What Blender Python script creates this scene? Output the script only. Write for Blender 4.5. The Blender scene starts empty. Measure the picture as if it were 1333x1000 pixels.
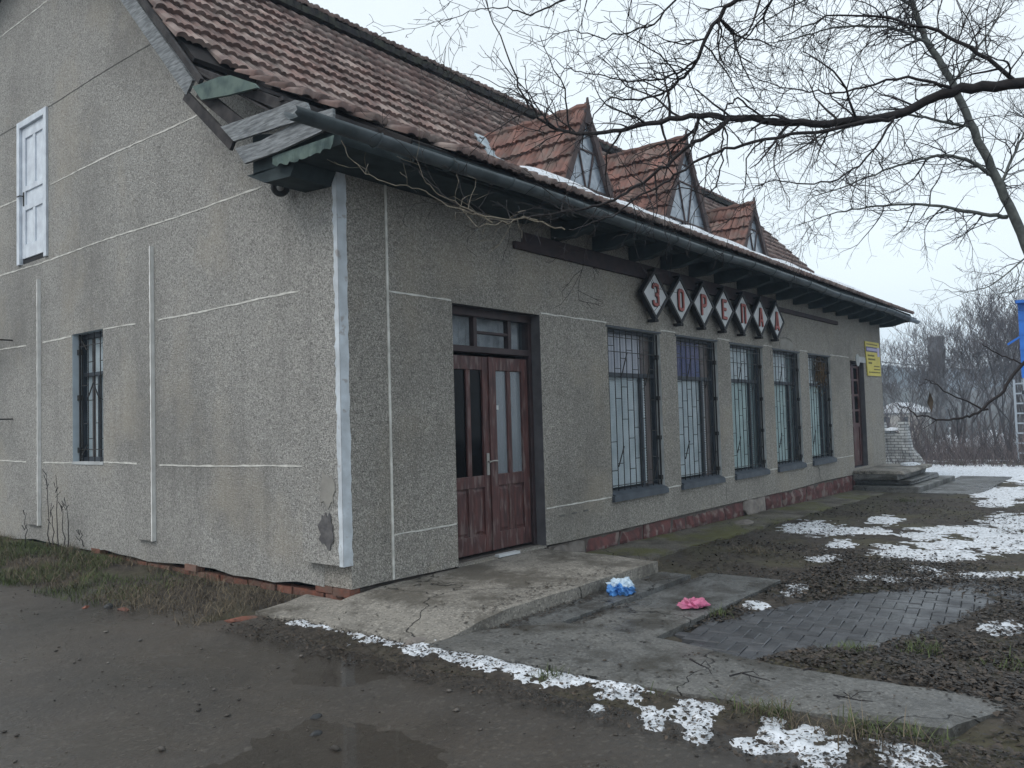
import bpy, bmesh, math, random
import numpy as np
from mathutils import Vector, Matrix
from mathutils.geometry import tessellate_polygon

S = bpy.context.scene
COL = S.collection
# ------------------------------------------------------------------ camera
FPX = 1059.68
YAW, PITCH, ROLL = math.radians(51.538), math.radians(2.588), math.radians(1.637)
CAM = np.array([-4.796, -5.686, 1.62])
def _axes():
    f = np.array([math.cos(PITCH)*math.sin(YAW), math.cos(PITCH)*math.cos(YAW), math.sin(PITCH)])
    r = np.array([math.cos(YAW), -math.sin(YAW), 0.0]); d = np.cross(f, r)
    c, s = math.cos(ROLL), math.sin(ROLL)
    return np.array([c*r+s*d, -s*r+c*d, f])
AX = _axes()
cd = bpy.data.cameras.new('camera'); cam = bpy.data.objects.new('camera', cd); COL.objects.link(cam)
cd.sensor_fit = 'HORIZONTAL'; cd.sensor_width = 36; cd.lens = FPX/1333*36
cd.clip_start = .05; cd.clip_end = 4000
m = Matrix.Identity(4)
for i in range(3):
    m[i][0] = AX[0][i]; m[i][1] = -AX[1][i]; m[i][2] = -AX[2][i]; m[i][3] = CAM[i]
cam.matrix_world = m
S.camera = cam
# ------------------------------------------------------------------ world, sun, exposure
SUN_EL, SUN_AZ = math.radians(48), math.radians(285)      # azimuth measured from +Y towards +X
w = bpy.data.worlds.new('World'); S.world = w; w.use_nodes = True
nt = w.node_tree; nt.nodes.clear()
out = nt.nodes.new('ShaderNodeOutputWorld'); bg = nt.nodes.new('ShaderNodeBackground')
sky = nt.nodes.new('ShaderNodeTexSky'); sky.sky_type = 'NISHITA'; sky.sun_disc = False
sky.sun_elevation = SUN_EL; sky.sun_rotation = SUN_AZ; sky.dust_density = 4.0; sky.air_density = 1.2
mix = nt.nodes.new('ShaderNodeMix'); mix.data_type = 'RGBA'
mix.inputs['Factor'].default_value = .90
mix.inputs['B'].default_value = (6.7, 7.35, 7.75, 1)        # the even cloud sheet
nt.links.new(sky.outputs[0], mix.inputs['A'])
# very soft cloud mottling
tc = nt.nodes.new('ShaderNodeTexCoord'); nz = nt.nodes.new('ShaderNodeTexNoise')
nz.inputs['Scale'].default_value = 2.2; nz.inputs['Detail'].default_value = 3
mp = nt.nodes.new('ShaderNodeMapping'); mp.inputs['Scale'].default_value = (1, 1, 2.5)
nt.links.new(tc.outputs['Generated'], mp.inputs[0]); nt.links.new(mp.outputs[0], nz.inputs['Vector'])
mr = nt.nodes.new('ShaderNodeMapRange'); mr.inputs['From Min'].default_value = .3; mr.inputs['From Max'].default_value = .7
mr.inputs['To Min'].default_value = .95; mr.inputs['To Max'].default_value = 1.05
nt.links.new(nz.outputs['Fac'], mr.inputs['Value'])
mul = nt.nodes.new('ShaderNodeVectorMath'); mul.operation = 'SCALE'
nt.links.new(mix.outputs['Result'], mul.inputs[0]); nt.links.new(mr.outputs[0], mul.inputs['Scale'])
nt.links.new(mul.outputs[0], bg.inputs['Color']); bg.inputs['Strength'].default_value = .1
nt.links.new(bg.outputs[0], out.inputs['Surface'])
sl = bpy.data.lights.new('sun', 'SUN'); sun = bpy.data.objects.new('sun', sl); COL.objects.link(sun)
sl.energy = .8; sl.angle = math.radians(25); sl.color = (1, .97, .93)
sdir = Vector((math.sin(SUN_AZ)*math.cos(SUN_EL), math.cos(SUN_AZ)*math.cos(SUN_EL), math.sin(SUN_EL)))
sun.rotation_euler = sdir.to_track_quat('Z', 'Y').to_euler()
S.view_settings.view_transform = 'Standard'; S.view_settings.look = 'None'
S.view_settings.gamma = 1; S.view_settings.use_curve_mapping = False
S.view_settings.exposure = 0.62
S.render.engine = 'CYCLES'; S.cycles.volume_bounces = 2
S.render.resolution_x, S.render.resolution_y = 1024, 768

# ------------------------------------------------------------------ helpers
def ray(px, py): return AX.T @ np.array([(px-666.5)/FPX, (py-500)/FPX, 1.0])
def onplane(px, py, ax, v):
    r = ray(px, py); return CAM + r*((v-CAM[ax])/r[ax])
def FRp(px, py, y=0.0): return onplane(px, py, 1, y)
def GAp(px, py, x=0.0): return onplane(px, py, 0, x)
def GRp(px, py, z=0.0): return onplane(px, py, 2, z)
def AT(px, py, d): return CAM + ray(px, py)*d
def vhash(xi, yi, s):
    h = (xi.astype(np.int64)*374761393 + yi.astype(np.int64)*668265263 + s*974634321) & 0xffffffff
    h = ((h ^ (h >> 13))*1274126177) & 0xffffffff
    h = (h ^ (h >> 16)) & 0xffffffff
    return h/4294967295.0
def vnoise(x, y, s=0):
    x = np.asarray(x, float); y = np.asarray(y, float)
    xi, yi = np.floor(x), np.floor(y); fx, fy = x-xi, y-yi
    fx = fx*fx*(3-2*fx); fy = fy*fy*(3-2*fy)
    a, b = vhash(xi, yi, s), vhash(xi+1, yi, s); c, d = vhash(xi, yi+1, s), vhash(xi+1, yi+1, s)
    return (a*(1-fx)+b*fx)*(1-fy)+(c*(1-fx)+d*fx)*fy
def fbm(x, y, s=0, o=4):
    t = 0; a = .5; x = np.asarray(x, float); y = np.asarray(y, float)
    for k in range(o):
        t = t + a*(vnoise(x, y, s+k*17)-.5); x = x*2.03+3.1; y = y*2.03+7.7; a *= .5
    return t
def sstep(a, b, x):
    t = np.clip((np.asarray(x, float)-a)/(b-a), 0, 1); return t*t*(3-2*t)

ORG = {}
def org(o): return ORG.get(o.name, Vector((0, 0, 0))) if o else Vector((0, 0, 0))
def tag(o, label=None, cat=None, group=None, kind=None):
    if label: o['label'] = label
    if cat: o['category'] = cat
    if group: o['group'] = group
    if kind: o['kind'] = kind
    return o
def thing(name, loc, label, cat, group=None):
    o = bpy.data.objects.new(name, None); COL.objects.link(o); o.location = loc
    o.empty_display_size = .2; ORG[o.name] = Vector(loc)
    return tag(o, label, cat, group)
class MB:
    def __init__(s): s.v = []; s.f = []; s.mi = []
    def add(s, verts, faces, mi=0):
        b = len(s.v); s.v.extend([tuple(map(float, q)) for q in verts])
        for f in faces: s.f.append(tuple(i+b for i in f)); s.mi.append(mi)
        return s
    def box(s, x0, x1, y0, y1, z0, z1, mi=0):
        return s.add([(x, y, z) for z in (z0, z1) for y in (y0, y1) for x in (x0, x1)],
                     [(0, 2, 3, 1), (4, 5, 7, 6), (0, 1, 5, 4), (2, 6, 7, 3), (0, 4, 6, 2), (1, 3, 7, 5)], mi)
    def hexa(s, q8, mi=0):          # bottom four, top four, counter-clockwise
        return s.add(q8, [(0, 3, 2, 1), (4, 5, 6, 7), (0, 1, 5, 4), (1, 2, 6, 5), (2, 3, 7, 6), (3, 0, 4, 7)], mi)
    def prism(s, poly, off, mi=0):  # planar polygon (3d points) extruded by vector off
        n = len(poly); o = Vector(off); P = [Vector(q) for q in poly]
        vs = P+[q+o for q in P]
        fs = [tuple(range(n-1, -1, -1)), tuple(range(n, 2*n))]+[(i, (i+1) % n, n+(i+1) % n, n+i) for i in range(n)]
        return s.add(vs, fs, mi)
    def bar(s, a, b, w, h=None, up=(0, 0, 1), mi=0):
        a, b = Vector(a), Vector(b); d = (b-a).normalized(); u = Vector(up)
        if abs(d.dot(u)) > .98: u = Vector((0, 1, 0)) if abs(d.y) < .9 else Vector((1, 0, 0))
        r = d.cross(u).normalized(); u = r.cross(d); h = h or w
        r *= w/2; u *= h/2
        return s.hexa([a-r-u, a+r-u, b+r-u, b-r-u, a-r+u, a+r+u, b+r+u, b-r+u], mi)
    def tube(s, pts, rad, n=6, mi=0, cap=True):
        P = [Vector(q) for q in pts]; m_ = len(P)
        if not hasattr(rad, '__len__'): rad = [rad]*m_
        b = len(s.v); u = None
        for i, q in enumerate(P):
            d = (P[min(i+1, m_-1)]-P[max(i-1, 0)])
            if d.length < 1e-9: d = Vector((0, 0, 1))
            d.normalize()
            if u is None: u = d.orthogonal().normalized()
            u = u-d*u.dot(d)
            u = u.normalized() if u.length > 1e-6 else d.orthogonal().normalized()
            v = d.cross(u)
            for k in range(n):
                a = 2*math.pi*k/n; t = q+(u*math.cos(a)+v*math.sin(a))*rad[i]
                s.v.append((t.x, t.y, t.z))
        for i in range(m_-1):
            for k in range(n):
                s.f.append((b+i*n+k, b+i*n+(k+1) % n, b+(i+1)*n+(k+1) % n, b+(i+1)*n+k)); s.mi.append(mi)
        if cap:
            s.f.append(tuple(b+k for k in range(n-1, -1, -1))); s.mi.append(mi)
            s.f.append(tuple(b+(m_-1)*n+k for k in range(n))); s.mi.append(mi)
        return s
    def lathe(s, base, axis, prof, n=20, mi=0):
        ax = Vector(axis).normalized(); u = ax.orthogonal().normalized(); v = ax.cross(u); B = Vector(base); b = len(s.v)
        for (r, h) in prof:
            for k in range(n):
                a = 2*math.pi*k/n; q = B+ax*h+(u*math.cos(a)+v*math.sin(a))*r; s.v.append((q.x, q.y, q.z))
        for i in range(len(prof)-1):
            for k in range(n):
                s.f.append((b+i*n+k, b+i*n+(k+1) % n, b+(i+1)*n+(k+1) % n, b+(i+1)*n+k)); s.mi.append(mi)
        s.f.append(tuple(b+k for k in range(n-1, -1, -1))); s.mi.append(mi)
        s.f.append(tuple(b+(len(prof)-1)*n+k for k in range(n))); s.mi.append(mi)
        return s
    def mesh(s, name, mats, o=Vector((0, 0, 0)), smooth=False, recalc=False):
        me = bpy.data.meshes.new(name)
        me.from_pydata([(x-o.x, y-o.y, z-o.z) for x, y, z in s.v], [], s.f)
        for mt in (mats if isinstance(mats, (list, tuple)) else [mats]): me.materials.append(mt)
        me.polygons.foreach_set('material_index', s.mi)
        if recalc:
            bm = bmesh.new(); bm.from_mesh(me); bmesh.ops.recalc_face_normals(bm, faces=bm.faces); bm.to_mesh(me); bm.free()
        if smooth: me.polygons.foreach_set('use_smooth', [True]*len(me.polygons))
        me.update(); return me
    def build(s, name, mats, parent=None, smooth=False, recalc=False, bevel=0, o=None):
        oo = o if o is not None else org(parent)
        ob = bpy.data.objects.new(name, s.mesh(name, mats, oo, smooth, recalc)); COL.objects.link(ob)
        if parent: ob.parent = parent; ORG[ob.name] = oo
        elif o is not None: ob.location = o; ORG[ob.name] = Vector(o)
        if bevel:
            b = ob.modifiers.new('bevel', 'BEVEL'); b.width = bevel; b.segments = 2; b.limit_method = 'ANGLE'
        return ob
def place(mesh, name, parent, loc=None, mat=None):
    ob = bpy.data.objects.new(name, mesh); COL.objects.link(ob); ob.parent = parent
    if loc is not None: ob.location = loc
    if mat is not None: ob.matrix_local = mat
    ORG[ob.name] = Vector(ob.location)
    return ob
def nmesh(name, V, F, mat, smooth=False):
    me = bpy.data.meshes.new(name); V = np.asarray(V, float); F = np.asarray(F, np.int64); k = F.shape[1]
    me.vertices.add(len(V)); me.vertices.foreach_set('co', V.ravel())
    me.loops.add(F.size); me.loops.foreach_set('vertex_index', F.ravel().astype(np.int32))
    me.polygons.add(len(F)); me.polygons.foreach_set('loop_start', np.arange(0, F.size, k, dtype=np.int32))
    me.polygons.foreach_set('loop_total', np.full(len(F), k, np.int32))
    if smooth: me.polygons.foreach_set('use_smooth', np.ones(len(F), bool))
    me.materials.append(mat); me.update(calc_edges=True); me.validate(); return me
def nobj(name, V, F, mat, smooth=False, parent=None):
    ob = bpy.data.objects.new(name, nmesh(name, V, F, mat, smooth)); COL.objects.link(ob)
    if parent: ob.parent = parent
    return ob

# ------------------------------------------------------------------ materials
def material(name, col, col2=None, scale=8, rough=.8, bump=0, bscale=None, spec=.3, col3=None, scale3=1.2, mix3=.5,
             metal=0, detail=6, attr=None, rnd=0, thr=(.35, .65), thr3=(.45, .62), stretch=None, wet=None):
    mt = bpy.data.materials.new(name); mt.use_nodes = True; t = mt.node_tree; N = t.nodes; L = t.links
    b = N['Principled BSDF']; b.inputs['Roughness'].default_value = rough
    b.inputs['Specular IOR Level'].default_value = spec; b.inputs['Metallic'].default_value = metal
    tc = N.new('ShaderNodeTexCoord'); g = N.new('ShaderNodeNewGeometry')
    src = g.outputs['Position']
    if stretch:
        mp = N.new('ShaderNodeMapping'); mp.inputs['Scale'].default_value = stretch; L.new(src, mp.inputs[0]); src = mp.outputs[0]
    def noise(sc, det, o=0):
        n = N.new('ShaderNodeTexNoise'); n.inputs['Scale'].default_value = sc; n.inputs['Detail'].default_value = det
        L.new(src, n.inputs['Vector']); return n
    def ramp(fac, a, c):
        r = N.new('ShaderNodeMapRange'); r.inputs['From Min'].default_value = a; r.inputs['From Max'].default_value = c
        L.new(fac, r.inputs['Value']); return r.outputs[0]
    def mixc(f, A, B, blend='MIX'):
        x = N.new('ShaderNodeMix'); x.data_type = 'RGBA'; x.blend_type = blend
        for sock, v in (('Factor', f), ('A', A), ('B', B)):
            if hasattr(v, 'links'): L.new(v, x.inputs[sock])
            else: x.inputs[sock].default_value = v if sock == 'Factor' else (*v, 1) if len(v) == 3 else v
        return x.outputs['Result']
    cur = col
    if col2 is not None:
        cur = mixc(ramp(noise(scale, detail).outputs['Fac'], *thr), col, col2)
    if col3 is not None:
        r = ramp(noise(scale3, 5).outputs['Fac'], *thr3); mm = N.new('ShaderNodeMath'); mm.operation = 'MULTIPLY'
        L.new(r, mm.inputs[0]); mm.inputs[1].default_value = mix3
        cur = mixc(mm.outputs[0], cur, col3)
    if rnd:
        oi = N.new('ShaderNodeObjectInfo'); at = N.new('ShaderNodeAttribute'); at.attribute_name = 'tv'
        ad = N.new('ShaderNodeMath'); ad.operation = 'ADD'; L.new(oi.outputs['Random'], ad.inputs[0]); L.new(at.outputs['Fac'], ad.inputs[1])
        fr = N.new('ShaderNodeMath'); fr.operation = 'FRACT'; L.new(ad.outputs[0], fr.inputs[0])
        r = N.new('ShaderNodeMapRange'); r.inputs['To Min'].default_value = 1-rnd; r.inputs['To Max'].default_value = 1+rnd
        L.new(fr.outputs[0], r.inputs['Value'])
        vm = N.new('ShaderNodeVectorMath'); vm.operation = 'SCALE'
        if hasattr(cur, 'links'): L.new(cur, vm.inputs[0])
        else: vm.inputs[0].default_value = cur
        L.new(r.outputs[0], vm.inputs['Scale']); cur = vm.outputs[0]
    if hasattr(cur, 'links'): L.new(cur, b.inputs['Base Color'])
    else: b.inputs['Base Color'].default_value = (*cur, 1)
    if wet:
        r = N.new('ShaderNodeMapRange'); n = noise(wet[0], 4); r.inputs['From Min'].default_value = .4; r.inputs['From Max'].default_value = .62
        r.inputs['To Min'].default_value = wet[1]; r.inputs['To Max'].default_value = rough
        L.new(n.outputs['Fac'], r.inputs['Value']); L.new(r.outputs[0], b.inputs['Roughness'])
    if bump:
        bp = N.new('ShaderNodeBump'); bp.inputs['Distance'].default_value = bump; bp.inputs['Strength'].default_value = 1
        L.new(noise(bscale or scale, 6).outputs['Fac'], bp.inputs['Height']); L.new(bp.outputs[0], b.inputs['Normal'])
    return mt
def glass(name, tint=(.8, .85, .9), rough=.02, alpha=.35, spec=.8):
    mt = bpy.data.materials.new(name); mt.use_nodes = True; b = mt.node_tree.nodes['Principled BSDF']
    b.inputs['Base Color'].default_value = (*tint, 1); b.inputs['Roughness'].default_value = rough
    b.inputs['Specular IOR Level'].default_value = spec; b.inputs['Alpha'].default_value = alpha
    return mt
def pebbledash(name, base, dark, light):
    mt = bpy.data.materials.new(name); mt.use_nodes = True; t = mt.node_tree; N = t.nodes; L = t.links
    b = N['Principled BSDF']; b.inputs['Roughness'].default_value = .95; b.inputs['Specular IOR Level'].default_value = .12
    g = N.new('ShaderNodeNewGeometry'); P = g.outputs['Position']
    def nz_(sc, d, vec=P, ro=.5):
        n = N.new('ShaderNodeTexNoise'); n.inputs['Scale'].default_value = sc; n.inputs['Detail'].default_value = d
        n.inputs['Roughness'].default_value = ro; L.new(vec, n.inputs['Vector']); return n.outputs['Fac']
    def mr_(f, a, c, lo=0, hi=1):
        r = N.new('ShaderNodeMapRange'); r.inputs['From Min'].default_value = a; r.inputs['From Max'].default_value = c
        r.inputs['To Min'].default_value = lo; r.inputs['To Max'].default_value = hi; L.new(f, r.inputs['Value']); return r.outputs[0]
    def mx(f, A, B, mode='MIX'):
        x = N.new('ShaderNodeMix'); x.data_type = 'RGBA'; x.blend_type = mode
        for s_, v in (('Factor', f), ('A', A), ('B', B)):
            if hasattr(v, 'links'): L.new(v, x.inputs[s_])
            elif s_ == 'Factor': x.inputs[s_].default_value = v
            else: x.inputs[s_].default_value = (*v, 1)
        return x.outputs['Result']
    # the thrown pebbles: two grain sizes
    v = N.new('ShaderNodeTexVoronoi'); v.inputs['Scale'].default_value = 115; v.inputs['Randomness'].default_value = 1; L.new(P, v.inputs['Vector'])
    sep = N.new('ShaderNodeSeparateColor'); L.new(v.outputs['Color'], sep.inputs[0])
    v2 = N.new('ShaderNodeTexVoronoi'); v2.inputs['Scale'].default_value = 70; L.new(P, v2.inputs['Vector'])
    sep2 = N.new('ShaderNodeSeparateColor'); L.new(v2.outputs['Color'], sep2.inputs[0])
    c = mx(mr_(sep.outputs[0], .05, .95), dark, light)
    c = mx(mr_(sep2.outputs[1], .74, .92, 0, .42), c, tuple(min(.85, 1.55*q) for q in light))
    c = mx(mr_(sep2.outputs[0], .80, .95, 0, .5), c, tuple(.45*q for q in dark))
    # broad patches of thin, washed or sooty render
    c = mx(mr_(nz_(.45, 7, ro=.66), .46, .66, 0, .5), c, tuple(.52*q for q in base))
    c = mx(mr_(nz_(.8, 6, ro=.6), .52, .70, 0, .45), c, (base[0]*1.30, base[1]*1.20, base[2]*1.05))
    mp = N.new('ShaderNodeMapping'); mp.inputs['Scale'].default_value = (2.6, 2.6, .30); L.new(P, mp.inputs[0])
    st = nz_(1.5, 6, mp.outputs[0], .65)
    c = mx(mr_(st, .54, .76, 0, .32), c, tuple(.42*q for q in base))
    mp2 = N.new('ShaderNodeMapping'); mp2.inputs['Scale'].default_value = (7, 7, .5); L.new(P, mp2.inputs[0])
    c = mx(mr_(nz_(1.7, 5, mp2.outputs[0], .6), .58, .78, 0, .22), c, tuple(.45*q for q in base))
    L.new(c, b.inputs['Base Color'])
    bp = N.new('ShaderNodeBump'); bp.inputs['Distance'].default_value = .010; bp.inputs['Strength'].default_value = 1
    ad = N.new('ShaderNodeMath'); ad.operation = 'ADD'; L.new(v.outputs['Distance'], ad.inputs[0]); L.new(nz_(120, 2), ad.inputs[1])
    L.new(ad.outputs[0], bp.inputs['Height']); L.new(bp.outputs[0], b.inputs['Normal'])
    return mt
def concrete(name, c1, c2, dirt, moss=None, wetr=.45, rough=.85, crack=True):
    """cast concrete: exposed aggregate, hard-edged grime, hairline cracks, damp patches"""
    mt = bpy.data.materials.new(name); mt.use_nodes = True; t = mt.node_tree; N = t.nodes; L = t.links
    b = N['Principled BSDF']; b.inputs['Specular IOR Level'].default_value = .35
    g = N.new('ShaderNodeNewGeometry'); P = g.outputs['Position']
    def nz_(sc, d, ro=.55, vec=P):
        n = N.new('ShaderNodeTexNoise'); n.inputs['Scale'].default_value = sc; n.inputs['Detail'].default_value = d
        n.inputs['Roughness'].default_value = ro; L.new(vec, n.inputs['Vector']); return n.outputs['Fac']
    def mr_(f, a, c, lo=0, hi=1):
        r = N.new('ShaderNodeMapRange'); r.inputs['From Min'].default_value = a; r.inputs['From Max'].default_value = c
        r.inputs['To Min'].default_value = lo; r.inputs['To Max'].default_value = hi; L.new(f, r.inputs['Value']); return r.outputs[0]
    def mx(f, A, B):
        x = N.new('ShaderNodeMix'); x.data_type = 'RGBA'; L.new(f, x.inputs['Factor'])
        for s_, v in (('A', A), ('B', B)):
            if hasattr(v, 'links'): L.new(v, x.inputs[s_])
            else: x.inputs[s_].default_value = (*v, 1)
        return x.outputs['Result']
    c = mx(mr_(nz_(2.2, 7, .65), .35, .65), c1, c2)
    v = N.new('ShaderNodeTexVoronoi'); v.inputs['Scale'].default_value = 70; L.new(P, v.inputs['Vector'])
    sp = N.new('ShaderNodeSeparateColor'); L.new(v.outputs['Color'], sp.inputs[0])
    c = mx(mr_(sp.outputs[0], .72, .95, 0, .5), c, tuple(1.7*q for q in c1)); c = mx(mr_(sp.outputs[1], .70, .95, 0, .6), c, tuple(.4*q for q in c2))
    d1 = nz_(1.1, 9, .72); c = mx(mr_(d1, .50, .60, 0, .85), c, dirt)
    c = mx(mr_(nz_(7, 8, .75), .56, .66, 0, .6), c, tuple(.6*q for q in dirt))
    if moss: c = mx(mr_(nz_(1.0, 7, .7), .47, .58, 0, .85), c, moss)
    h = nz_(30, 6, .7)
    if crack:
        dv = N.new('ShaderNodeVectorMath'); dv.operation = 'ADD'; nn = N.new('ShaderNodeTexNoise'); nn.inputs['Scale'].default_value = 3; nn.inputs['Detail'].default_value = 5; L.new(P, nn.inputs['Vector'])
        sc = N.new('ShaderNodeVectorMath'); sc.operation = 'SCALE'; sc.inputs['Scale'].default_value = .5; L.new(nn.outputs['Color'], sc.inputs[0]); L.new(P, dv.inputs[0]); L.new(sc.outputs[0], dv.inputs[1])
        vc = N.new('ShaderNodeTexVoronoi'); vc.feature = 'DISTANCE_TO_EDGE'; vc.inputs['Scale'].default_value = .42; L.new(dv.outputs[0], vc.inputs['Vector'])
        cr = mr_(vc.outputs['Distance'], .0008, .0035, 1, 0); c = mx(cr, c, tuple(.25*q for q in dirt))
        sb = N.new('ShaderNodeMath'); sb.operation = 'SUBTRACT'; L.new(h, sb.inputs[0]); L.new(cr, sb.inputs[1]); h = sb.outputs[0]
    L.new(c, b.inputs['Base Color']); L.new(mr_(nz_(1.6, 5, .6), .40, .60, wetr, rough), b.inputs['Roughness'])
    bp = N.new('ShaderNodeBump'); bp.inputs['Distance'].default_value = .012; L.new(h, bp.inputs['Height']); L.new(bp.outputs[0], b.inputs['Normal'])
    return mt
M = {}
M['plaster_front'] = pebbledash('grey_pebbledash_front', (.318, .300, .270), (.205, .194, .176), (.445, .420, .380))
M['plaster_gable'] = pebbledash('grey_pebbledash_gable', (.345, .336, .318), (.232, .226, .213), (.475, .462, .437))
M['white_line'] = material('white_paint_line', (.66, .65, .61), (.45, .44, .41), 9, .8, .002, 40)
M['white_side'] = material('white_pilaster_side', (.80, .80, .78), (.66, .66, .64), 8, .8, .002, 40)
M['dark_line'] = material('dark_joint', (.09, .09, .085), (.16, .155, .145), 9)
M['white_trim'] = material('white_trim', (.60, .65, .70), (.42, .45, .48), 5, .7, .003, 30, col3=(.30, .27, .26), scale3=9, mix3=.7, thr3=(.60, .66))
M['door_white'] = material('white_door_paint', (.66, .71, .77), (.52, .56, .62), 6, .55, .001, 40)
M['maroon'] = material('maroon_door_paint', (.105, .044, .040), (.052, .026, .026), 7, .5, .002, 30, col3=(.16, .12, .112), scale3=6, mix3=.8, thr3=(.52, .64), stretch=(3, 3, .6))
M['maroon_dark'] = material('aged_brown_paint', (.050, .032, .034), (.030, .022, .024), 7, .55, .002, 30)
M['slate'] = material('slate_frame_paint', (.045, .055, .068), (.028, .034, .044), 8, .5, .001, 40)
M['slate_grey'] = material('grey_sill_tin', (.085, .10, .12), (.055, .065, .08), 6, .5)
M['reveal'] = material('painted_reveal', (.48, .50, .51), (.34, .35, .35), 4, .85, .003, 40)
M['reveal_blue'] = material('pale_blue_reveal', (.52, .60, .66), (.40, .46, .51), 4, .8, .003, 40)
M['reveal_dark'] = material('dark_grey_door_reveal', (.11, .108, .118), (.075, .073, .08), 5, .8, .004, 30)
M['iron'] = material('black_iron', (.014, .015, .017), (.03, .026, .022), 20, .6, spec=.4)
M['glass'] = glass('window_glass', (.10, .12, .14), .03, .10, .9)
M['glass_dark'] = glass('dark_door_glass', (.004, .004, .005), .05, .85, .12)
M['glass_hazy'] = glass('hazy_door_glass', (.25, .28, .31), .12, .55, .7)
M['dormer_glass'] = material('dormer_painted_reflection', (.34, .39, .45), (.20, .235, .28), 9, .12, spec=.7)  # grey-blue mottling painted in place of twigs reflected in the panes
M['blind'] = material('white_blind', (.70, .78, .82), (.50, .58, .62), 4, .7)
M['blind_teal'] = material('teal_white_blind', (.55, .70, .70), (.42, .54, .55), 4, .7)
M['blind_blue'] = material('blue_film', (.07, .09, .24), (.13, .12, .25), 3, .5)
M['curtain_pale'] = material('pale_curtain', (.62, .64, .72), (.45, .48, .56), 5, .8, stretch=(4, 4, .4))
M['curtain_teal'] = material('teal_grey_curtain', (.22, .29, .30), (.14, .19, .21), 4, .85, stretch=(6, 6, .4))
M['curtain_brown'] = material('brown_curtain', (.30, .25, .23), (.20, .165, .16), 4, .85, stretch=(6, 6, .4))
M['interior'] = material('dark_interior', (.03, .03, .032), (.02, .02, .022), 2, .9)
M['tile'] = material('weathered_clay_tile', (.205, .136, .120), (.128, .092, .085), 6, .85, .004, 30, col3=(.29, .245, .222), scale3=3.5, mix3=.55, rnd=.30)
M['tile_red'] = material('red_clay_tile', (.200, .102, .083), (.130, .075, .065), 6, .8, .004, 30, col3=(.14, .118, .105), scale3=4, mix3=.6, rnd=.34)
M['tile_orange'] = material('broken_orange_tile', (.33, .13, .07), (.22, .10, .07), 9, .85)
M['deck'] = material('dark_roof_underlay', (.030, .026, .026), (.018, .017, .018), 6, .95)
M['ridge_dark'] = material('dark_mossy_ridge', (.040, .036, .038), (.022, .022, .024), 14, .95, .01, 20, col3=(.07, .075, .05), scale3=6)
M['wood_grey'] = material('weathered_grey_board', (.27, .285, .295), (.15, .16, .17), 9, .9, .004, 18, stretch=(8, 1, 8), col3=(.07, .075, .08), scale3=5, mix3=.6)
M['wood_green'] = material('green_grey_board', (.095, .135, .125), (.05, .075, .075), 7, .9, .003, 18, col3=(.16, .21, .18), scale3=6, mix3=.5)
M['wood_dark'] = material('dark_rafter', (.060, .055, .055), (.03, .028, .030), 9, .95, .004, 20)
M['soffit'] = material('teal_black_soffit', (.045, .060, .064), (.026, .036, .040), 5, .9, .002, 20)
M['gutter'] = material('blue_grey_gutter', (.070, .088, .096), (.042, .054, .060), 7, .5, .002, 20, spec=.4, col3=(.11, .13, .145), scale3=3, mix3=.6)
M['gutter_zinc'] = material('pale_zinc', (.26, .30, .33), (.18, .21, .24), 6, .55, metal=.2)
M['flashing'] = material('blue_grey_flashing', (.42, .50, .55), (.30, .36, .41), 5, .6)
M['board_brown'] = material('brown_board', (.060, .042, .044), (.038, .030, .034), 7, .85, .002, 20)
M['dormer_board'] = material('aged_dormer_board', (.115, .085, .082), (.07, .055, .056), 9, .85, .003, 20)
M['brick'] = material('orange_red_brick', (.22, .085, .058), (.13, .062, .048), 14, .9, .006, 40, col3=(.15, .11, .09), scale3=4, mix3=.6, rnd=.25)
M['stone_red'] = material('dark_red_painted_stone', (.125, .048, .045), (.065, .034, .034), 7, .85, .02, 9, col3=(.20, .165, .15), scale3=5, mix3=.8, thr3=(.53, .62), rnd=.15)
M['stone_grey'] = material('grey_plinth_stone', (.23, .205, .185), (.14, .125, .115), 7, .9, .012, 12, rnd=.2)
M['mortar'] = material('plinth_mortar', (.13, .11, .10), (.08, .07, .065), 10, .95, .01, 25)
M['concrete'] = concrete('wet_concrete', (.145, .143, .135), (.095, .095, .092), (.050, .046, .038), None, .30, .75)
M['concrete_pale'] = concrete('pale_concrete', (.27, .25, .22), (.18, .168, .15), (.095, .085, .070), None, .55, .9)
M['concrete_dark'] = concrete('dark_wet_concrete', (.125, .127, .125), (.08, .082, .082), (.042, .038, .032), None, .22, .6)
M['moss_concrete'] = concrete('mossy_concrete', (.15, .135, .115), (.10, .092, .078), (.055, .048, .038), (.095, .095, .030), .6, .9)
M['paver'] = material('grey_paver', (.072, .074, .080), (.045, .047, .052), 9, .6, .004, 40, rnd=.25, wet=(3, .3))
M['soil'] = material('wet_leafy_soil', (.066, .055, .045), (.032, .027, .023), 10, .95, .02, 14, col3=(.075, .070, .040), scale3=1.1, mix3=.6, detail=9)
M['leaf'] = material('dead_leaf', (.045, .032, .022), (.018, .014, .011), 23, .6, rnd=.85, spec=.45)
M['snow'] = material('snow', (.72, .75, .80), (.54, .57, .61), 9, .7, .014, 40, col3=(.14, .12, .10), scale3=26, mix3=.85, thr3=(.57, .64), detail=8)
M['grass'] = material('grass_blade', (.085, .11, .040), (.055, .070, .030), 2, .8, rnd=.35)
M['straw'] = material('dry_straw', (.185, .15, .105), (.09, .072, .052), 9, .9, rnd=.4)
M['bark'] = material('dark_wet_bark', (.030, .026, .027), (.018, .016, .018), 20, .85, .004, 60)
M['bark_grey'] = material('grey_green_bark', (.15, .16, .15), (.075, .08, .078), 12, .85, .006, 40)
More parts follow.
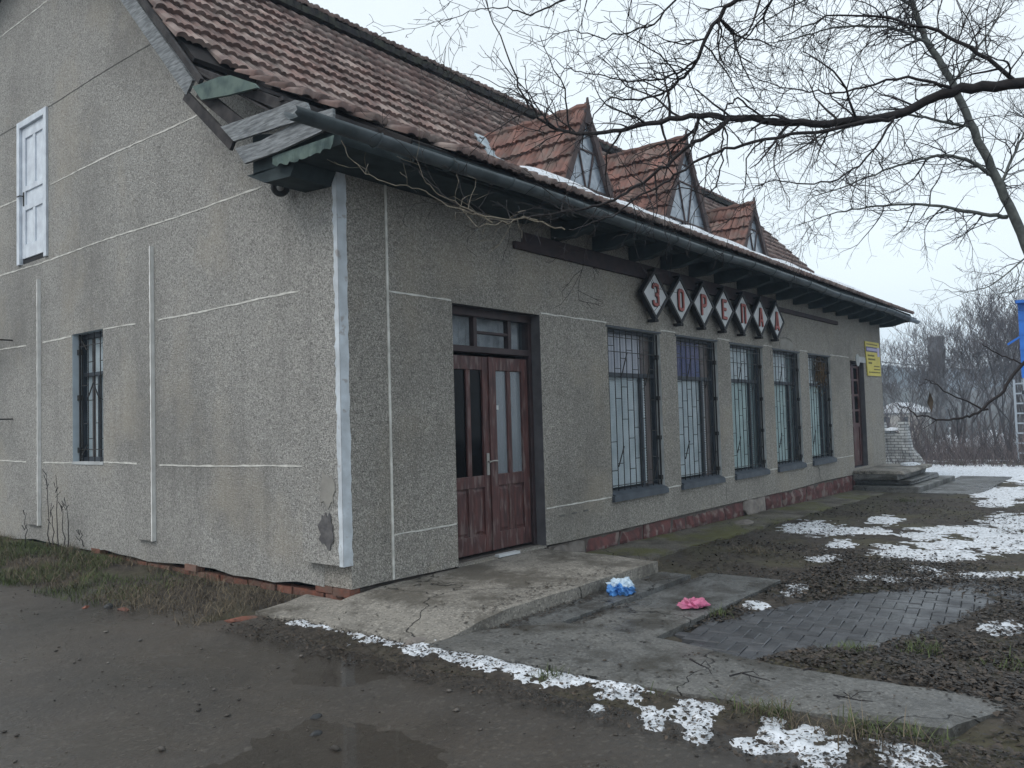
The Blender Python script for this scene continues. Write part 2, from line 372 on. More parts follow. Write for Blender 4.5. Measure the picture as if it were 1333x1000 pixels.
M['twig_pale'] = material('pale_yellow_twig', (.17, .15, .115), (.11, .095, .075), 12, .8)
M['thicket'] = material('haze_tinted_thicket', (.135, .108, .105), (.085, .074, .078), 1, .9, rnd=.4)  # brown shifted to mauve-grey, so part of the haze is in the colour
M['bark_far'] = material('haze_tinted_bark', (.125, .118, .125), (.09, .086, .094), 2, .9)  # mauve-grey tint puts some distance haze into the bark colour
M['sign_white'] = material('faded_white_panel', (.58, .60, .62), (.47, .49, .50), 5, .6)
M['sign_red'] = material('faded_red_letter', (.40, .115, .10), (.31, .095, .085), 9, .6)
M['sign_black'] = material('black_sign_frame', (.012, .012, .014), (.022, .021, .022), 9, .6)
M['yellow'] = material('yellow_sign', (.66, .56, .10), (.58, .48, .09), 5, .5)
M['purple'] = material('violet_band', (.085, .07, .17), (.07, .06, .14), 5, .5)
M['lilac'] = material('lilac_lettering', (.50, .47, .68), rough=.6)
M['ink'] = material('olive_ink', (.10, .085, .02), rough=.6)
M['blue'] = material('bright_blue_paint', (.03, .17, .62), (.025, .14, .50), 3, .4)
M['steel_pale'] = material('pale_grey_steel', (.35, .40, .46), rough=.5)
M['plastic_blue'] = material('blue_plastic_bag', (.06, .20, .52), (.10, .28, .60), 12, .3, .003, 30, spec=.5)
M['plastic_white'] = material('pale_blue_plastic', (.60, .70, .78), (.42, .55, .68), 12, .3, .003, 30, spec=.5)
M['plastic_pink'] = material('pink_plastic', (.60, .15, .30), (.42, .12, .20), 14, .35, .003, 40, spec=.5)
M['metal_handle'] = material('worn_metal', (.34, .33, .31), rough=.4, metal=.7)
M['hill'] = material('hazy_wooded_hill', (.050, .055, .050), (.085, .085, .075), .05, .95, col3=(.10, .085, .08), scale3=.03, mix3=.6)
M['far_concrete'] = material('far_concrete', (.15, .15, .15), (.11, .11, .115), .8, .9)
M['far_wall'] = material('far_house_wall', (.40, .38, .35), rough=.9)
M['rubber'] = material('black_lamp', (.035, .036, .038), rough=.55)
M['lens'] = material('lamp_lens', (.30, .31, .31), rough=.2, spec=.6)
M['nest'] = material('dry_brown_bundle', (.17, .11, .055), (.09, .06, .035), 9, .95)

# brick texture wall for the distant white wall (bricks are 3 px high there)
def brick_mat():
    mt = bpy.data.materials.new('white_sand_lime_brick'); mt.use_nodes = True; t = mt.node_tree; N = t.nodes; L = t.links
    b = N['Principled BSDF']; b.inputs['Roughness'].default_value = .9
    tc = N.new('ShaderNodeTexCoord'); sp = N.new('ShaderNodeSeparateXYZ'); cb = N.new('ShaderNodeCombineXYZ')
    L.new(tc.outputs['Object'], sp.inputs[0]); ad = N.new('ShaderNodeMath'); ad.operation = 'ADD'
    L.new(sp.outputs[0], ad.inputs[0]); L.new(sp.outputs[1], ad.inputs[1])
    L.new(ad.outputs[0], cb.inputs[0]); L.new(sp.outputs[2], cb.inputs[1])
    br = N.new('ShaderNodeTexBrick'); L.new(cb.outputs[0], br.inputs['Vector'])
    br.inputs['Color1'].default_value = (.50, .51, .50, 1); br.inputs['Color2'].default_value = (.40, .41, .41, 1)
    br.inputs['Mortar'].default_value = (.12, .12, .125, 1); br.inputs['Scale'].default_value = 1
    br.inputs['Brick Width'].default_value = .25; br.inputs['Row Height'].default_value = .095; br.inputs['Mortar Size'].default_value = .012
    nn = N.new('ShaderNodeTexNoise'); nn.inputs['Scale'].default_value = 3; nn.inputs['Detail'].default_value = 6; L.new(tc.outputs['Object'], nn.inputs['Vector'])
    r_ = N.new('ShaderNodeMapRange'); r_.inputs['From Min'].default_value = .35; r_.inputs['From Max'].default_value = .65; r_.inputs['To Min'].default_value = .45; r_.inputs['To Max'].default_value = 1.1; L.new(nn.outputs['Fac'], r_.inputs['Value'])
    vm = N.new('ShaderNodeVectorMath'); vm.operation = 'SCALE'; L.new(br.outputs['Color'], vm.inputs[0]); L.new(r_.outputs[0], vm.inputs['Scale']); L.new(vm.outputs[0], b.inputs['Base Color'])
    return mt
M['white_brick'] = brick_mat()

# ------------------------------------------------------------------ terrain
def gz(x, y):
    """soil height"""
    x = np.asarray(x, float); y = np.asarray(y, float)
    base = -.045-.013*np.clip(x, 0, 16)
    base = base + .05*fbm(x*.8, y*.8, 3, 3)+.045*fbm(x*3.1, y*3.1, 5, 4)
    # bank along the gable wall
    bank = sstep(-1.45, -.3, x)*(.055+.075*sstep(2.6, 5.5, y))-.02
    g = sstep(.0, .9, y)*(1-sstep(.0, .3, x))
    base = base*(1-g)+(bank+.05*fbm(x*3.1, y*3.1, 5, 4))*g
    wk = sstep(-1.15, -.72, x)*(1-sstep(-.50, -.2, x))*sstep(-5.6, -5.0, y)*(1-sstep(-.1, .5, y))
    base = base*(1-wk)+(.022+.04*fbm(x*4, y*4, 13, 3))*wk
    en = np.exp(-(((x-.3)/.7)**4+((y+5.05)/.30)**2)); base = base*(1-en)+(-.002+.05*fbm(x*4, y*4, 14, 3))*en
    rs = sstep(.30, .5, x)*(1-sstep(.7, 1.3, x))*(1-sstep(-2.9, -2.6, y)); base = base*(1-rs)+(-.005+.05*fbm(x*4, y*4, 16, 3))*rs
    pm = (1-sstep(.75, 1.15, np.sqrt(((x-2.15-.55*(y+3.6)*-.6)/1.75)**2+((y+3.55+.25*(x-2.1))/.62)**2)+.5*fbm(x*2.2, y*2.2, 15, 3)))
    base = base*(1-pm)+(-.15)*pm
    # under the yard
    edge = -1.12-.22*sstep(-.5, 2, y)+.25*fbm(x*1.3, y*1.3, 9, 3)-.30*sstep(-3.2, -4.6, y)
    yard = 1-sstep(edge-.30, edge+.18, x)
    base = base*(1-yard)+(-.11)*yard
    # falls away past the thicket
    base = base-.9*sstep(27, 45, x)-6.5*sstep(40, 120, x)
    return base
def grid_ground():
    def axis(segs):
        a = []
        for lo, hi, st in segs: a += list(np.arange(lo, hi, st))
        return np.array(a+[segs[-1][1]])
    xs = axis([(-60, -8, 4), (-8, -1.6, .4), (-1.6, 5, .05), (5, 12, .09), (12, 24, .2), (24, 60, 1.0), (60, 385, 12)])
    ys = axis([(-290, -60, 20), (-60, -14, 2), (-14, -7, .4), (-7, -5.4, .1), (-5.4, 1.2, .05), (1.2, 9, .1), (9, 20, .8), (20, 80, 6), (80, 370, 20)])
    X, Y = np.meshgrid(xs, ys, indexing='ij'); Z = gz(X, Y)
    inside = (X > .25) & (X < 17.7) & (Y > .3) & (Y < 13.2); Z = np.where(inside, -.35, Z)
    nx, ny = X.shape; idx = np.arange(nx*ny).reshape(nx, ny)
    F = np.stack([idx[:-1, :-1], idx[1:, :-1], idx[1:, 1:], idx[:-1, 1:]], -1).reshape(-1, 4)
    o = nobj('ground', np.stack([X, Y, Z], -1).reshape(-1, 3), F, M['soil'], True); tag(o, kind='structure')
grid_ground()

# yard: compacted wet gravel, with a shallow film of water standing in its dips
def yz(x, y):
    h = .018*fbm(x*.55, y*.55, 31, 3)+.010*fbm(x*3, y*3, 33, 4)+.006*fbm(x*14, y*14, 35, 2)
    for (cx, cy, rx, ry, d) in ((-1.1, -1.25, .45, .65, .022), (-2.2, -2.6, .6, .8, .022), (-2.6, 1.2, .6, .9, .007), (-1.9, -4.4, .6, .7, .012)):
        h = h-d*np.exp(-(((x-cx)/rx)**2+((y-cy)/ry)**2))
    return h+.004
def make_yard():
    mt = bpy.data.materials.new('wet_gravel_yard'); mt.use_nodes = True; t = mt.node_tree; N = t.nodes; L = t.links
    b = N['Principled BSDF']; g = N.new('ShaderNodeNewGeometry'); P = g.outputs['Position']
    def nz_(sc, d, ro=.55):
        n = N.new('ShaderNodeTexNoise'); n.inputs['Scale'].default_value = sc; n.inputs['Detail'].default_value = d
        n.inputs['Roughness'].default_value = ro; L.new(P, n.inputs['Vector']); return n.outputs['Fac']
    def mr_(f, a, c, lo=0, hi=1):
        r = N.new('ShaderNodeMapRange'); r.inputs['From Min'].default_value = a; r.inputs['From Max'].default_value = c
        r.inputs['To Min'].default_value = lo; r.inputs['To Max'].default_value = hi; L.new(f, r.inputs['Value']); return r.outputs[0]
    def mx(f, A, B):
        x = N.new('ShaderNodeMix'); x.data_type = 'RGBA'; L.new(f, x.inputs['Factor'])
        for s_, v in (('A', A), ('B', B)):
            if hasattr(v, 'links'): L.new(v, x.inputs[s_])
            else: x.inputs[s_].default_value = (*v, 1)
        return x.outputs['Result']
    c = mx(mr_(nz_(.7, 5), .35, .65), (.040, .035, .030), (.070, .058, .047))
    c = mx(mr_(nz_(26, 6, .7), .45, .75, 0, .75), c, (.030, .028, .027))
    v = N.new('ShaderNodeTexVoronoi'); v.inputs['Scale'].default_value = 55; L.new(P, v.inputs['Vector'])
    sp = N.new('ShaderNodeSeparateColor'); L.new(v.outputs['Color'], sp.inputs[0])
    c = mx(mr_(sp.outputs[0], .88, .97, 0, .32), c, (.15, .135, .115))
    L.new(c, b.inputs['Base Color'])
    L.new(mr_(nz_(.9, 5), .40, .60, .20, .62), b.inputs['Roughness']); b.inputs['Specular IOR Level'].default_value = .5
    bp = N.new('ShaderNodeBump'); bp.inputs['Distance'].default_value = .007
    L.new(nz_(38, 6, .7), bp.inputs['Height']); L.new(bp.outputs[0], b.inputs['Normal'])
    xs = np.concatenate([np.arange(-60, -6, 3), np.arange(-6, -.6, .045)]); ys = np.concatenate([np.arange(-60, -6, 3), np.arange(-6, 5, .05), np.arange(5, 14, .4), np.arange(14, 60, 4)])
    X, Y = np.meshgrid(xs, ys, indexing='ij'); Z = yz(X, Y)
    nx, ny = X.shape; idx = np.arange(nx*ny).reshape(nx, ny)
    F = np.stack([idx[:-1, :-1], idx[1:, :-1], idx[1:, 1:], idx[:-1, 1:]], -1).reshape(-1, 4)
    o = nobj('yard', np.stack([X, Y, Z], -1).reshape(-1, 3), F, mt, True); tag(o, kind='structure')
    wm = bpy.data.materials.new('murky_water'); wm.use_nodes = True; b = wm.node_tree.nodes['Principled BSDF']
    b.inputs['Base Color'].default_value = (.055, .046, .037, 1); b.inputs['Roughness'].default_value = .03
    b.inputs['IOR'].default_value = 1.33; b.inputs['Alpha'].default_value = .4
    zz = -.0082; P = MB(); P.add([(-7, -6, zz), (-.75, -6, zz), (-.75, 4, zz), (-7, 4, zz)], [(0, 1, 2, 3)])
    tag(P.build('puddle_water', wm), kind='structure')
make_yard()

def slab_grid(name, x0, x1, y0, y1, top, thick, mat, st=.08, jag=.012, seed=1, parent=None):
    """a cast slab with an uneven top and worn rim; top(x, y) gives its height"""
    nx = max(2, int((x1-x0)/st)); ny = max(2, int((y1-y0)/st))
    xs = np.linspace(x0, x1, nx+1); ys = np.linspace(y0, y1, ny+1); X, Y = np.meshgrid(xs, ys, indexing='ij')
    X = X.copy(); Y = Y.copy()
    n1 = jag*2*fbm(X*6, Y*6, seed, 3)
    X[0] += n1[0]; X[-1] += n1[-1]; Y[:, 0] += n1[:, 0]; Y[:, -1] += n1[:, -1]
    Z = top(X, Y)+.006*fbm(X*5, Y*5, seed+3, 3)
    rim = np.zeros_like(Z); rim[0] = rim[-1] = 1; rim[:, 0] = rim[:, -1] = 1; Z = Z-rim*.008
    mb = MB(); N_ = (nx+1)*(ny+1); V = np.stack([X, Y, Z], -1).reshape(-1, 3); idx = np.arange(N_).reshape(nx+1, ny+1)
    mb.add(V, [tuple(f) for f in np.stack([idx[:-1, :-1], idx[1:, :-1], idx[1:, 1:], idx[:-1, 1:]], -1).reshape(-1, 4)])
    ring = list(idx[:, 0])+list(idx[-1, 1:])+list(idx[-2::-1, -1])+list(idx[0, -2:0:-1])
    rv = [V[i] for i in ring]; k = len(rv)
    mb.add(rv+[(q[0], q[1], q[2]-thick) for q in rv], [(i, k+i, k+(i+1) % k, (i+1) % k) for i in range(k)])
    return mb.build(name, mat, parent, recalc=False)
# entrance platform, steps, walkway
def plat(x, y): return .145-.085*(1-sstep(-.62, .35, x))*1.0-.02*sstep(-.9, -1.5, y)
o = slab_grid('entrance_platform', -.62, 2.80, -1.52, -.002, plat, .16, M['concrete_pale'], .06, .02, 11); tag(o, kind='structure')
o = slab_grid('corner_apron', -.64, -.10, .002, .52, lambda x, y: plat(x, 0*y)-.012+0*y, .12, M['concrete_pale'], .06, .02, 12); tag(o, kind='structure')
o = slab_grid('step', .02, 2.86, -1.86, -1.525, lambda x, y: .012+0*x, .12, M['concrete_dark'], .06, .015, 13); tag(o, kind='structure')
o = slab_grid('lower_slab', .55, 1.52, -2.64, -1.868, lambda x, y: -.022+0*x, .1, M['concrete'], .06, .012, 14); tag(o, kind='structure')
o = slab_grid('lower_slab', 1.53, 3.26, -2.64, -1.868, lambda x, y: -.034+0*x, .1, M['concrete_dark'], .06, .015, 15); tag(o, kind='structure')
def walkway():
    Lp = [(-.62, -1.53), (-.58, -2.0), (-.56, -2.8), (-.50, -3.6), (-.34, -4.4), (-.22, -4.78)]
    Rp = [(.0, -1.53), (.535, -1.88), (.535, -2.72), (.40, -3.6), (.42, -4.3), (.54, -5.06)]
    mb = MB(); n = 12; per = 16; rows = []
    for i in range(len(Lp)-1):
        for k in range(per):
            t = k/per; rows.append((np.array(Lp[i])*(1-t)+np.array(Lp[i+1])*t, np.array(Rp[i])*(1-t)+np.array(Rp[i+1])*t))
    rows.append((np.array(Lp[-1]), np.array(Rp[-1])))
    V = []
    for (a, b) in rows:
        for j in range(n+1):
            t = j/n; q = a*(1-t)+b*t; e = .05*fbm(q[0]*7, q[1]*7, 21, 4) if j in (0, n) else 0
            z = .055-.03*t+.008*float(fbm(q[0]*3, q[1]*3, 22, 3))-(.010 if j in (0, n) else 0)-.02*float(sstep(-2.5, -4.6, q[1]))-.008*float(sstep(-4.5, -5.0, q[1]))
            V.append((q[0]+float(e), q[1], z))
    R_ = len(rows); idx = np.arange(R_*(n+1)).reshape(R_, n+1)
    mb.add(V, [tuple(f) for f in np.stack([idx[:-1, :-1], idx[:-1, 1:], idx[1:, 1:], idx[1:, :-1]], -1).reshape(-1, 4)[:, ::-1]])
    ring = list(idx[:, 0])+list(idx[-1, 1:])+list(idx[-2::-1, -1])+list(idx[0, -2:0:-1]); rv = [V[i] for i in ring]; k = len(rv)
    mb.add(rv+[(q[0], q[1], q[2]-.14) for q in rv], [(i, k+i, k+(i+1) % k, (i+1) % k) for i in range(k)])
    tag(mb.build('walkway', M['concrete'], recalc=True), kind='structure')
walkway()
o = slab_grid('wall_path', 2.82, 14.85, -.80, -.03, lambda x, y: -.012-.0155*(x-2.8)-.03*sstep(-.1, -.8, y)+.02*fbm(x*2, y*2, 41, 3), .12, M['moss_concrete'], .08, .05, 16); tag(o, kind='structure')
o = slab_grid('far_pad', 14.9, 20.2, -2.55, -1.35, lambda x, y: -.215+0*x, .1, M['concrete_dark'], .2, .03, 17); tag(o, kind='structure')

# herringbone paving showing through the leaves
def paving():
    base = slab_grid('paving', .55, 4.6, -5.1, -2.68, lambda x, y: -.125-.011*x, .05, M['soil'], .15, .01, 19); tag(base, kind='structure')
    bm_ = MB(); a, b_, h = .096, .196, .06
    bv = .006
    bm_.add([(0, 0, 0), (b_, 0, 0), (b_, a, 0), (0, a, 0), (0, 0, h-bv), (b_, 0, h-bv), (b_, a, h-bv), (0, a, h-bv),
             (bv, bv, h), (b_-bv, bv, h), (b_-bv, a-bv, h), (bv, a-bv, h)],
            [(0, 1, 5, 4), (1, 2, 6, 5), (2, 3, 7, 6), (3, 0, 4, 7), (4, 5, 9, 8), (5, 6, 10, 9), (6, 7, 11, 10), (7, 4, 8, 11), (8, 9, 10, 11)])
    me = bm_.mesh('paving_block', M['paver']); rng = random.Random(5); n = 0
    poly = [(.58, -3.0), (.9, -2.70), (3.3, -2.70), (4.4, -3.6), (4.5, -5.0), (3.4, -5.0), (2.4, -4.5), (1.4, -4.4), (.58, -4.1)]
    def inside(x, y):
        c = False; j = len(poly)-1
        for i in range(len(poly)):
            xi, yi = poly[i]; xj, yj = poly[j]
            if (yi > y) != (yj > y) and x < (xj-xi)*(y-yi)/(yj-yi)+xi: c = not c
            j = i
        return c
    ca, sa = math.cos(math.radians(8)), math.sin(math.radians(8))
    for i in range(-40, 60):
        for j in range(-40, 60):
            for kind in (0, 1):
                # classic herringbone on a .1 m lattice
                if kind == 0: u, v, rot = (i*2+(j % 4))*.1 if False else 0, 0, 0
            k = (i-j) % 4
            if k == 0: u, v, rot = i*.1, j*.1, 0
            elif k == 3: u, v, rot = (i)*.1+.1, j*.1, 1
            else: continue
            # k==0: block covers (i,j),(i+1,j); k==3: block covers (i,j),(i,j+1)
            x = 2.0+ca*u-sa*v; y = -3.5+sa*u+ca*v
            if not inside(x+.05, y+.05): continue
            ob = bpy.data.objects.new('paving_block', me); COL.objects.link(ob); ob.parent = base
            z = -.118-.011*x+rng.uniform(-.004, .004)
            ob.location = (x, y, z); ob.rotation_euler = (rng.uniform(-.012, .012), rng.uniform(-.012, .012), math.radians(8)+(math.pi/2 if rot else 0))
            n += 1
    return n
NPAVE = paving()

# ------------------------------------------------------------------ the building
B = thing('shop_building', (0, 0, 0), 'old grey pebbledash shop building with clay tile roof, three dormers and barred windows', 'building')
def poly_wall(name, outer, holes, axis, t, mats, parent, hole_mi=1, hole_drop=True):
    """wall from an outline with openings; axis 'y': (x,z) outline at y=0 going to y=t ; axis 'x': (y,z) outline at x=0 to x=t"""
    to3 = (lambda p, d: (p[0], d, p[1])) if axis == 'y' else (lambda p, d: (d, p[0], p[1]))
    loops = [[Vector((a, b, 0)) for a, b in outer]]+[[Vector((a, b, 0)) for a, b in h] for h in holes]
    flat = [p for l in loops for p in l]; tri = tessellate_polygon(loops)
    mb = MB()
    for d in (0, t): mb.add([to3((p.x, p.y), d) for p in flat], [tuple(q) for q in tri])
    for li, l in enumerate(loops):
        n = len(l); vs = [to3((p.x, p.y), 0) for p in l]+[to3((p.x, p.y), t) for p in l]
        mb.add(vs, [(i, (i+1) % n, n+(i+1) % n, n+i) for i in range(n)], 0 if li == 0 else hole_mi+(li-1 if hole_mi == 1 and len(mats) > 2 else 0))
    return mb.build(name, mats, parent, recalc=True)
# roof profile (y, z)
EAVE, KINK, TOP, RIDGE = (-.66, 4.13), (1.65, 5.33), (3.60, 7.43), (6.75, 9.05)
X0, X1 = -.58, 18.55          # verge to verge
WX = [4.42+1.968*i for i in range(5)]; WW, WZ0, WZ1 = 1.45, .60, 2.835
def rect(a, b, c, d): return [(a, c), (b, c), (b, d), (a, d)]
# front wall
doorA = (1.40, 2.92, .13, 2.86); doorB = (15.22, 16.35, .28, 2.82)
front_holes = [rect(*doorA)]+[rect(x, x+WW, WZ0, WZ1) for x in WX]+[rect(*doorB)]
low = [(0, .165), (.47, .166), (.9, .158), (1.36, .150), (2.95, .155), (3.3, .145), (5, .135), (8, .14), (11, .125), (13, .150), (14.6, .14), (15.1, .13), (18, .12)]
fw = poly_wall('front_wall', low+[(18, 4.15), (0, 4.15)], front_holes, 'y', .38,
               [M['plaster_front'], M['reveal_dark']]+[M['reveal']]*5+[M['reveal_dark']], B)
# gable wall with its outline just under the roof
gz0 = [(y, .135+.02*math.sin(y*3.1)+.012*math.sin(y*9.7)) for y in np.arange(13.4, .4, -.35)]
gpoly = [(.382, .150), (.382, 4.45), (KINK[0], KINK[1]-.16), (TOP[0], TOP[1]-.16), (RIDGE[0], RIDGE[1]-.16), (13.5-TOP[0], TOP[1]-.16), (13.5-KINK[0], KINK[1]-.16), (13.5, 4.30)]+[(13.5, .135)]+gz0[:-1]
gwin = (4.67, 5.53, 1.245, 2.925); gdoor = (6.27, 7.26, 4.085, 6.18)
mbx = poly_wall('gable_wall', gpoly, [rect(*gwin), rect(*gdoor)], 'x', .36, [M['plaster_gable'], M['reveal_blue'], M['reveal']], B)
mbx.location.x = -.002
# end and back walls, floor slab, dark interior
mb = MB(); mb.prism([(17.64, y, z) for y, z in gpoly], (.358, 0, 0)); mb.build('end_wall', M['plaster_front'], B, recalc=True)
MB().box(.36, 17.64, 13.1, 13.5, 0, 4.3).build('back_wall', M['plaster_front'], B)
MB().box(.36, 17.64, .382, 13.1, -.1, .10).build('floor_slab', M['interior'], B)
MB().box(.36, 17.64, .382, 13.1, 3.60, 3.72).build('ceiling', M['interior'], B)
MB().box(.36, 17.64, 4.2, 4.3, .1, 3.6).build('partition_wall', M['interior'], B)
for xx in (3.6, 14.7): MB().box(xx, xx+.1, .39, 4.2, .1, 3.6).build('partition_wall', M['interior'], B)

# painted joint lines
rng = random.Random(3)
def fline(x0, x1, z, w_=.022, mat='white_line'):
    n = max(2, int((x1-x0)/.10)); xs = [x0+(x1-x0)*i/n for i in range(n+1)]
    top = [(x, z+w_*rng.uniform(.12, .6)) for x in xs]; bot = [(x, z-w_*rng.uniform(.12, .55)) for x in xs]
    mb = MB(); mb.prism([(x, -.004, q) for x, q in bot]+[(x, -.004, q) for x, q in reversed(top)], (0, .006, 0)); mb.build('painted_line', M[mat], B, recalc=True)
def gline(y0, y1, z, w_=.024, mat='white_line', x=-.002):
    n = max(2, int((y1-y0)/.10)); ys = [y0+(y1-y0)*i/n for i in range(n+1)]
    top = [(q, z+w_*rng.uniform(.12, .6)+.01*math.sin(q*1.7)) for q in ys]; bot = [(q, z-w_*rng.uniform(.12, .55)+.01*math.sin(q*1.7)) for q in ys]
    mb = MB(); mb.prism([(x-.005, q, a) for q, a in bot]+[(x-.005, q, a) for q, a in reversed(top)], (.006, 0, 0)); mb.build('painted_line', M[mat], B, recalc=True)
for z in (2.885, .582):
    fline(.51, 1.385, z); fline(2.95, WX[0]-.02, z)
    for i in range(4): fline(WX[i]+WW+.03, WX[i+1]-.02, z)
    fline(WX[4]+WW+.03, 15.12, z)
mb = MB(); mb.box(.482, .508, -.012, 0.004, .17, 3.95); mb.build('painted_line', M['white_line'], B)
for z in (1.238, 2.905):
    gline(.62, 3.30, z); gline(3.80, gwin[0]-.01, z); gline(gwin[1]+.03, 6.45, z); gline(7.0, 9, z)
gline(1.25, 10, 4.03); gline(2.2, gdoor[0]-.08, 5.08); gline(gdoor[1]+.08, 10, 5.08); gline(3.4, gdoor[0]-.02, 6.19, .014, 'dark_line'); gline(gdoor[1]+.02, 10, 6.19, .014, 'dark_line'); gline(5.2, 9.6, 7.72)
# pilasters on the gable: raised strips, their front sides painted white
def pilaster(y0, y1, z0, z1, d, corner=False):
    mb = MB(); nz_ = 70; zs = [z0+(z1-z0)*i/nz_ for i in range(nz_+1)]
    mb.box(-d, -.0025, y0+.001, y1, z0, z1)
    p = mb.build('pilaster', M['plaster_gable'], B, bevel=.006)
    mb = MB()
    e = [(.006+rng.uniform(-.004, .004)) for _ in zs]
    if corner:
        L_ = [(-d-.004, .06+rng.uniform(-.014, .012), z) for z in zs]
        mb.prism([(-d-.004, y0-.004, z) for z in zs]+[q for q in reversed(L_)], (.004, 0, 0))
        R_ = [(.012+rng.uniform(-.008, .008), z) for z in zs]
        mb.prism([(-d-.004, y0-.0045, z) for z in zs]+[(a, y0-.0045, z) for a, z in reversed(R_)], (0, .004, 0))
    else:
        L_ = [(-d-.003, y0+.02+rng.uniform(-.006, .006), z) for z in zs]
        mb.prism([(-d-.003, y0-.003, z) for z in zs]+[q for q in reversed(L_)], (.003, 0, 0))
        mb.box(-d-.003, .001, y0-.004, y0+.0008, z0, z1)
    mb.build('painted_edge', M['white_trim'] if corner else M['white_side'], p, recalc=True)
pilaster(3.40, 3.76, .36, 3.77, .045); pilaster(6.52, 6.92, .36, 3.79, .045); pilaster(0.0, .58, .375, 3.98, .088, True)
# patches and cracks
def blotch(name, c, pts, mat, front=True, off=.005, par=B):
    mb = MB()
    if front: mb.prism([(c[0]+a, -off, c[1]+b) for a, b in pts], (0, off-.001, 0))
    else: mb.prism([(-off+c[2], c[0]+a, c[1]+b) for a, b in pts], (off-.001, 0, 0))
    return mb.build(name, mat, par, recalc=True)
def ragged(rx, rz, n=14, j=.25, s=1):
    r = random.Random(s); return [(rx*math.cos(2*math.pi*i/n)*(1+r.uniform(-j, j)), rz*math.sin(2*math.pi*i/n)*(1+r.uniform(-j, j))) for i in range(n)]
M['patch'] = material('smooth_repair_plaster', (.30, .29, .265), (.22, .21, .195), 5, .9, .003, 40)
M['stain'] = material('dark_bare_patch', (.13, .125, .125), (.085, .082, .085), 14, .95, .01, 30)
blotch('plaster_patch', (11.05, 2.985), [(-.35, -.10), (-.36, .0), (-.2, .07), (.1, .08), (.33, .03), (.42, -.10)], M['patch'])
blotch('plaster_patch', (.21, 1.05, -.090), ragged(.10, .16, 18, .3, 4), M['patch'], False)
blotch('bare_patch', (.22, .68, -.094), ragged(.105, .15, 26, .22, 11), M['stain'], False)
blotch('bare_patch', (12.95, 2.62, 0), [(0, 0), (.01, 0), (.01, .01), (0, .01)], M['stain']) if False else None
def crack(pts, w_=.014, name='crack'):
    mb = MB()
    for a, b in zip(pts[:-1], pts[1:]): mb.bar((a[0], -.001, a[1]), (b[0], -.001, b[1]), w_*rng.uniform(.6, 1.2), .006, up=(0, 1, 0))
    mb.build(name, M['dark_line'], B)
crack([(10.72, 3.07), (11.05, 3.10), (11.32, 3.06), (11.40, 2.97), (11.52, 2.84)], .02)
crack([(12.64, .58), (12.60, .48), (12.70, .40), (12.68, .30), (12.78, .16)], .02)
crack([(10.2, 2.80), (10.23, 2.62), (10.15, 2.5)], .01); crack([(7.95, .57), (8.0, .4), (7.97, .22)], .008)
for k in range(3): MB().box(3.20+.26*k, 3.31+.26*k, -.004, .002, .455+.004*k, .475+.004*k).build('vent_slot', M['dark_line'], B)
# bare brick corner below the corner pilaster and the brick footing under the gable
mb = MB(); mb.box(0, .235, 0, .105, 0, .068); bevel_me = mb.mesh('brick', M['brick'])
r2 = random.Random(12)
for row, z in ((0, -.06), (1, .020), (2, .095)):
    y = .02-.12*row
    while y < 8.6:
        if row == 2 and not (y < .32 or r2.random() < .12): y += .25; continue
        if not (row == 0 and r2.random() < .0):
            dx = r2.uniform(-.022, .022)
            ob = place(bevel_me, 'brick', B, mat=Matrix.Translation((.018+dx+.105*0-(.03 if row == 2 else 0), max(y, .008), z+r2.uniform(-.004, .004))) @ Matrix.Rotation(math.pi/2+r2.uniform(-.03, .03), 4, 'Z') @ Matrix.Translation((0, -.105, 0)))
        y += .25
# front plinth stones (painted dark red, a few bare)
mb = MB(); mb.box(2.96, 15.2, .03, .30, -.45, .128); mb.build('plinth_core', M['mortar'], B)
mb = MB(); mb.box(0.12, 2.95, .06, .30, -.2, .14); mb.build('plinth_core', M['mortar'], B)
def stone(x0, x1, z0, z1, mat, s):
    r = random.Random(s); n, k = 6, 4; mb = MB(); V = []
    for j in range(k+1):
        for i in range(n+1):
            u, v = i/n, j/k; e = (abs(2*u-1)**6+abs(2*v-1)**6)
            V.append((x0+(x1-x0)*u+(r.uniform(-.015, .015) if 0 < i < n else (.012 if i == 0 else -.012)*r.random()),
                      .028-.05*(1-min(1, e))+r.uniform(-.018, .018), z0+(z1-z0)*v+r.uniform(-.008, .008)))
    mb.add(V, [(j*(n+1)+i, j*(n+1)+i+1, (j+1)*(n+1)+i+1, (j+1)*(n+1)+i) for j in range(k) for i in range(n)])
    ring = [i for i in range(n+1)]+[(j)*(n+1)+n for j in range(1, k+1)]+[k*(n+1)+i for i in range(n-1, -1, -1)]+[j*(n+1) for j in range(k-1, 0, -1)]
    rv = [V[q] for q in ring]; m_ = len(rv)
    mb.add(rv+[(q[0], .08, q[2]) for q in rv], [(q, m_+q, m_+(q+1) % m_, (q+1) % m_) for q in range(m_)])
    mb.build('plinth_stone', mat, B, recalc=True)
x = 2.98; s = 0
while x < 15.05:
    wd = r2.uniform(.38, 1.0); x1 = min(x+wd, 15.1)
    grey = s == 0 or 8.2 < x < 9.0
    stone(x+.003, x1-.003, -.40, .118+r2.uniform(-.03, .006), M['stone_grey'] if grey else M['stone_red'], s); x = x1; s += 1

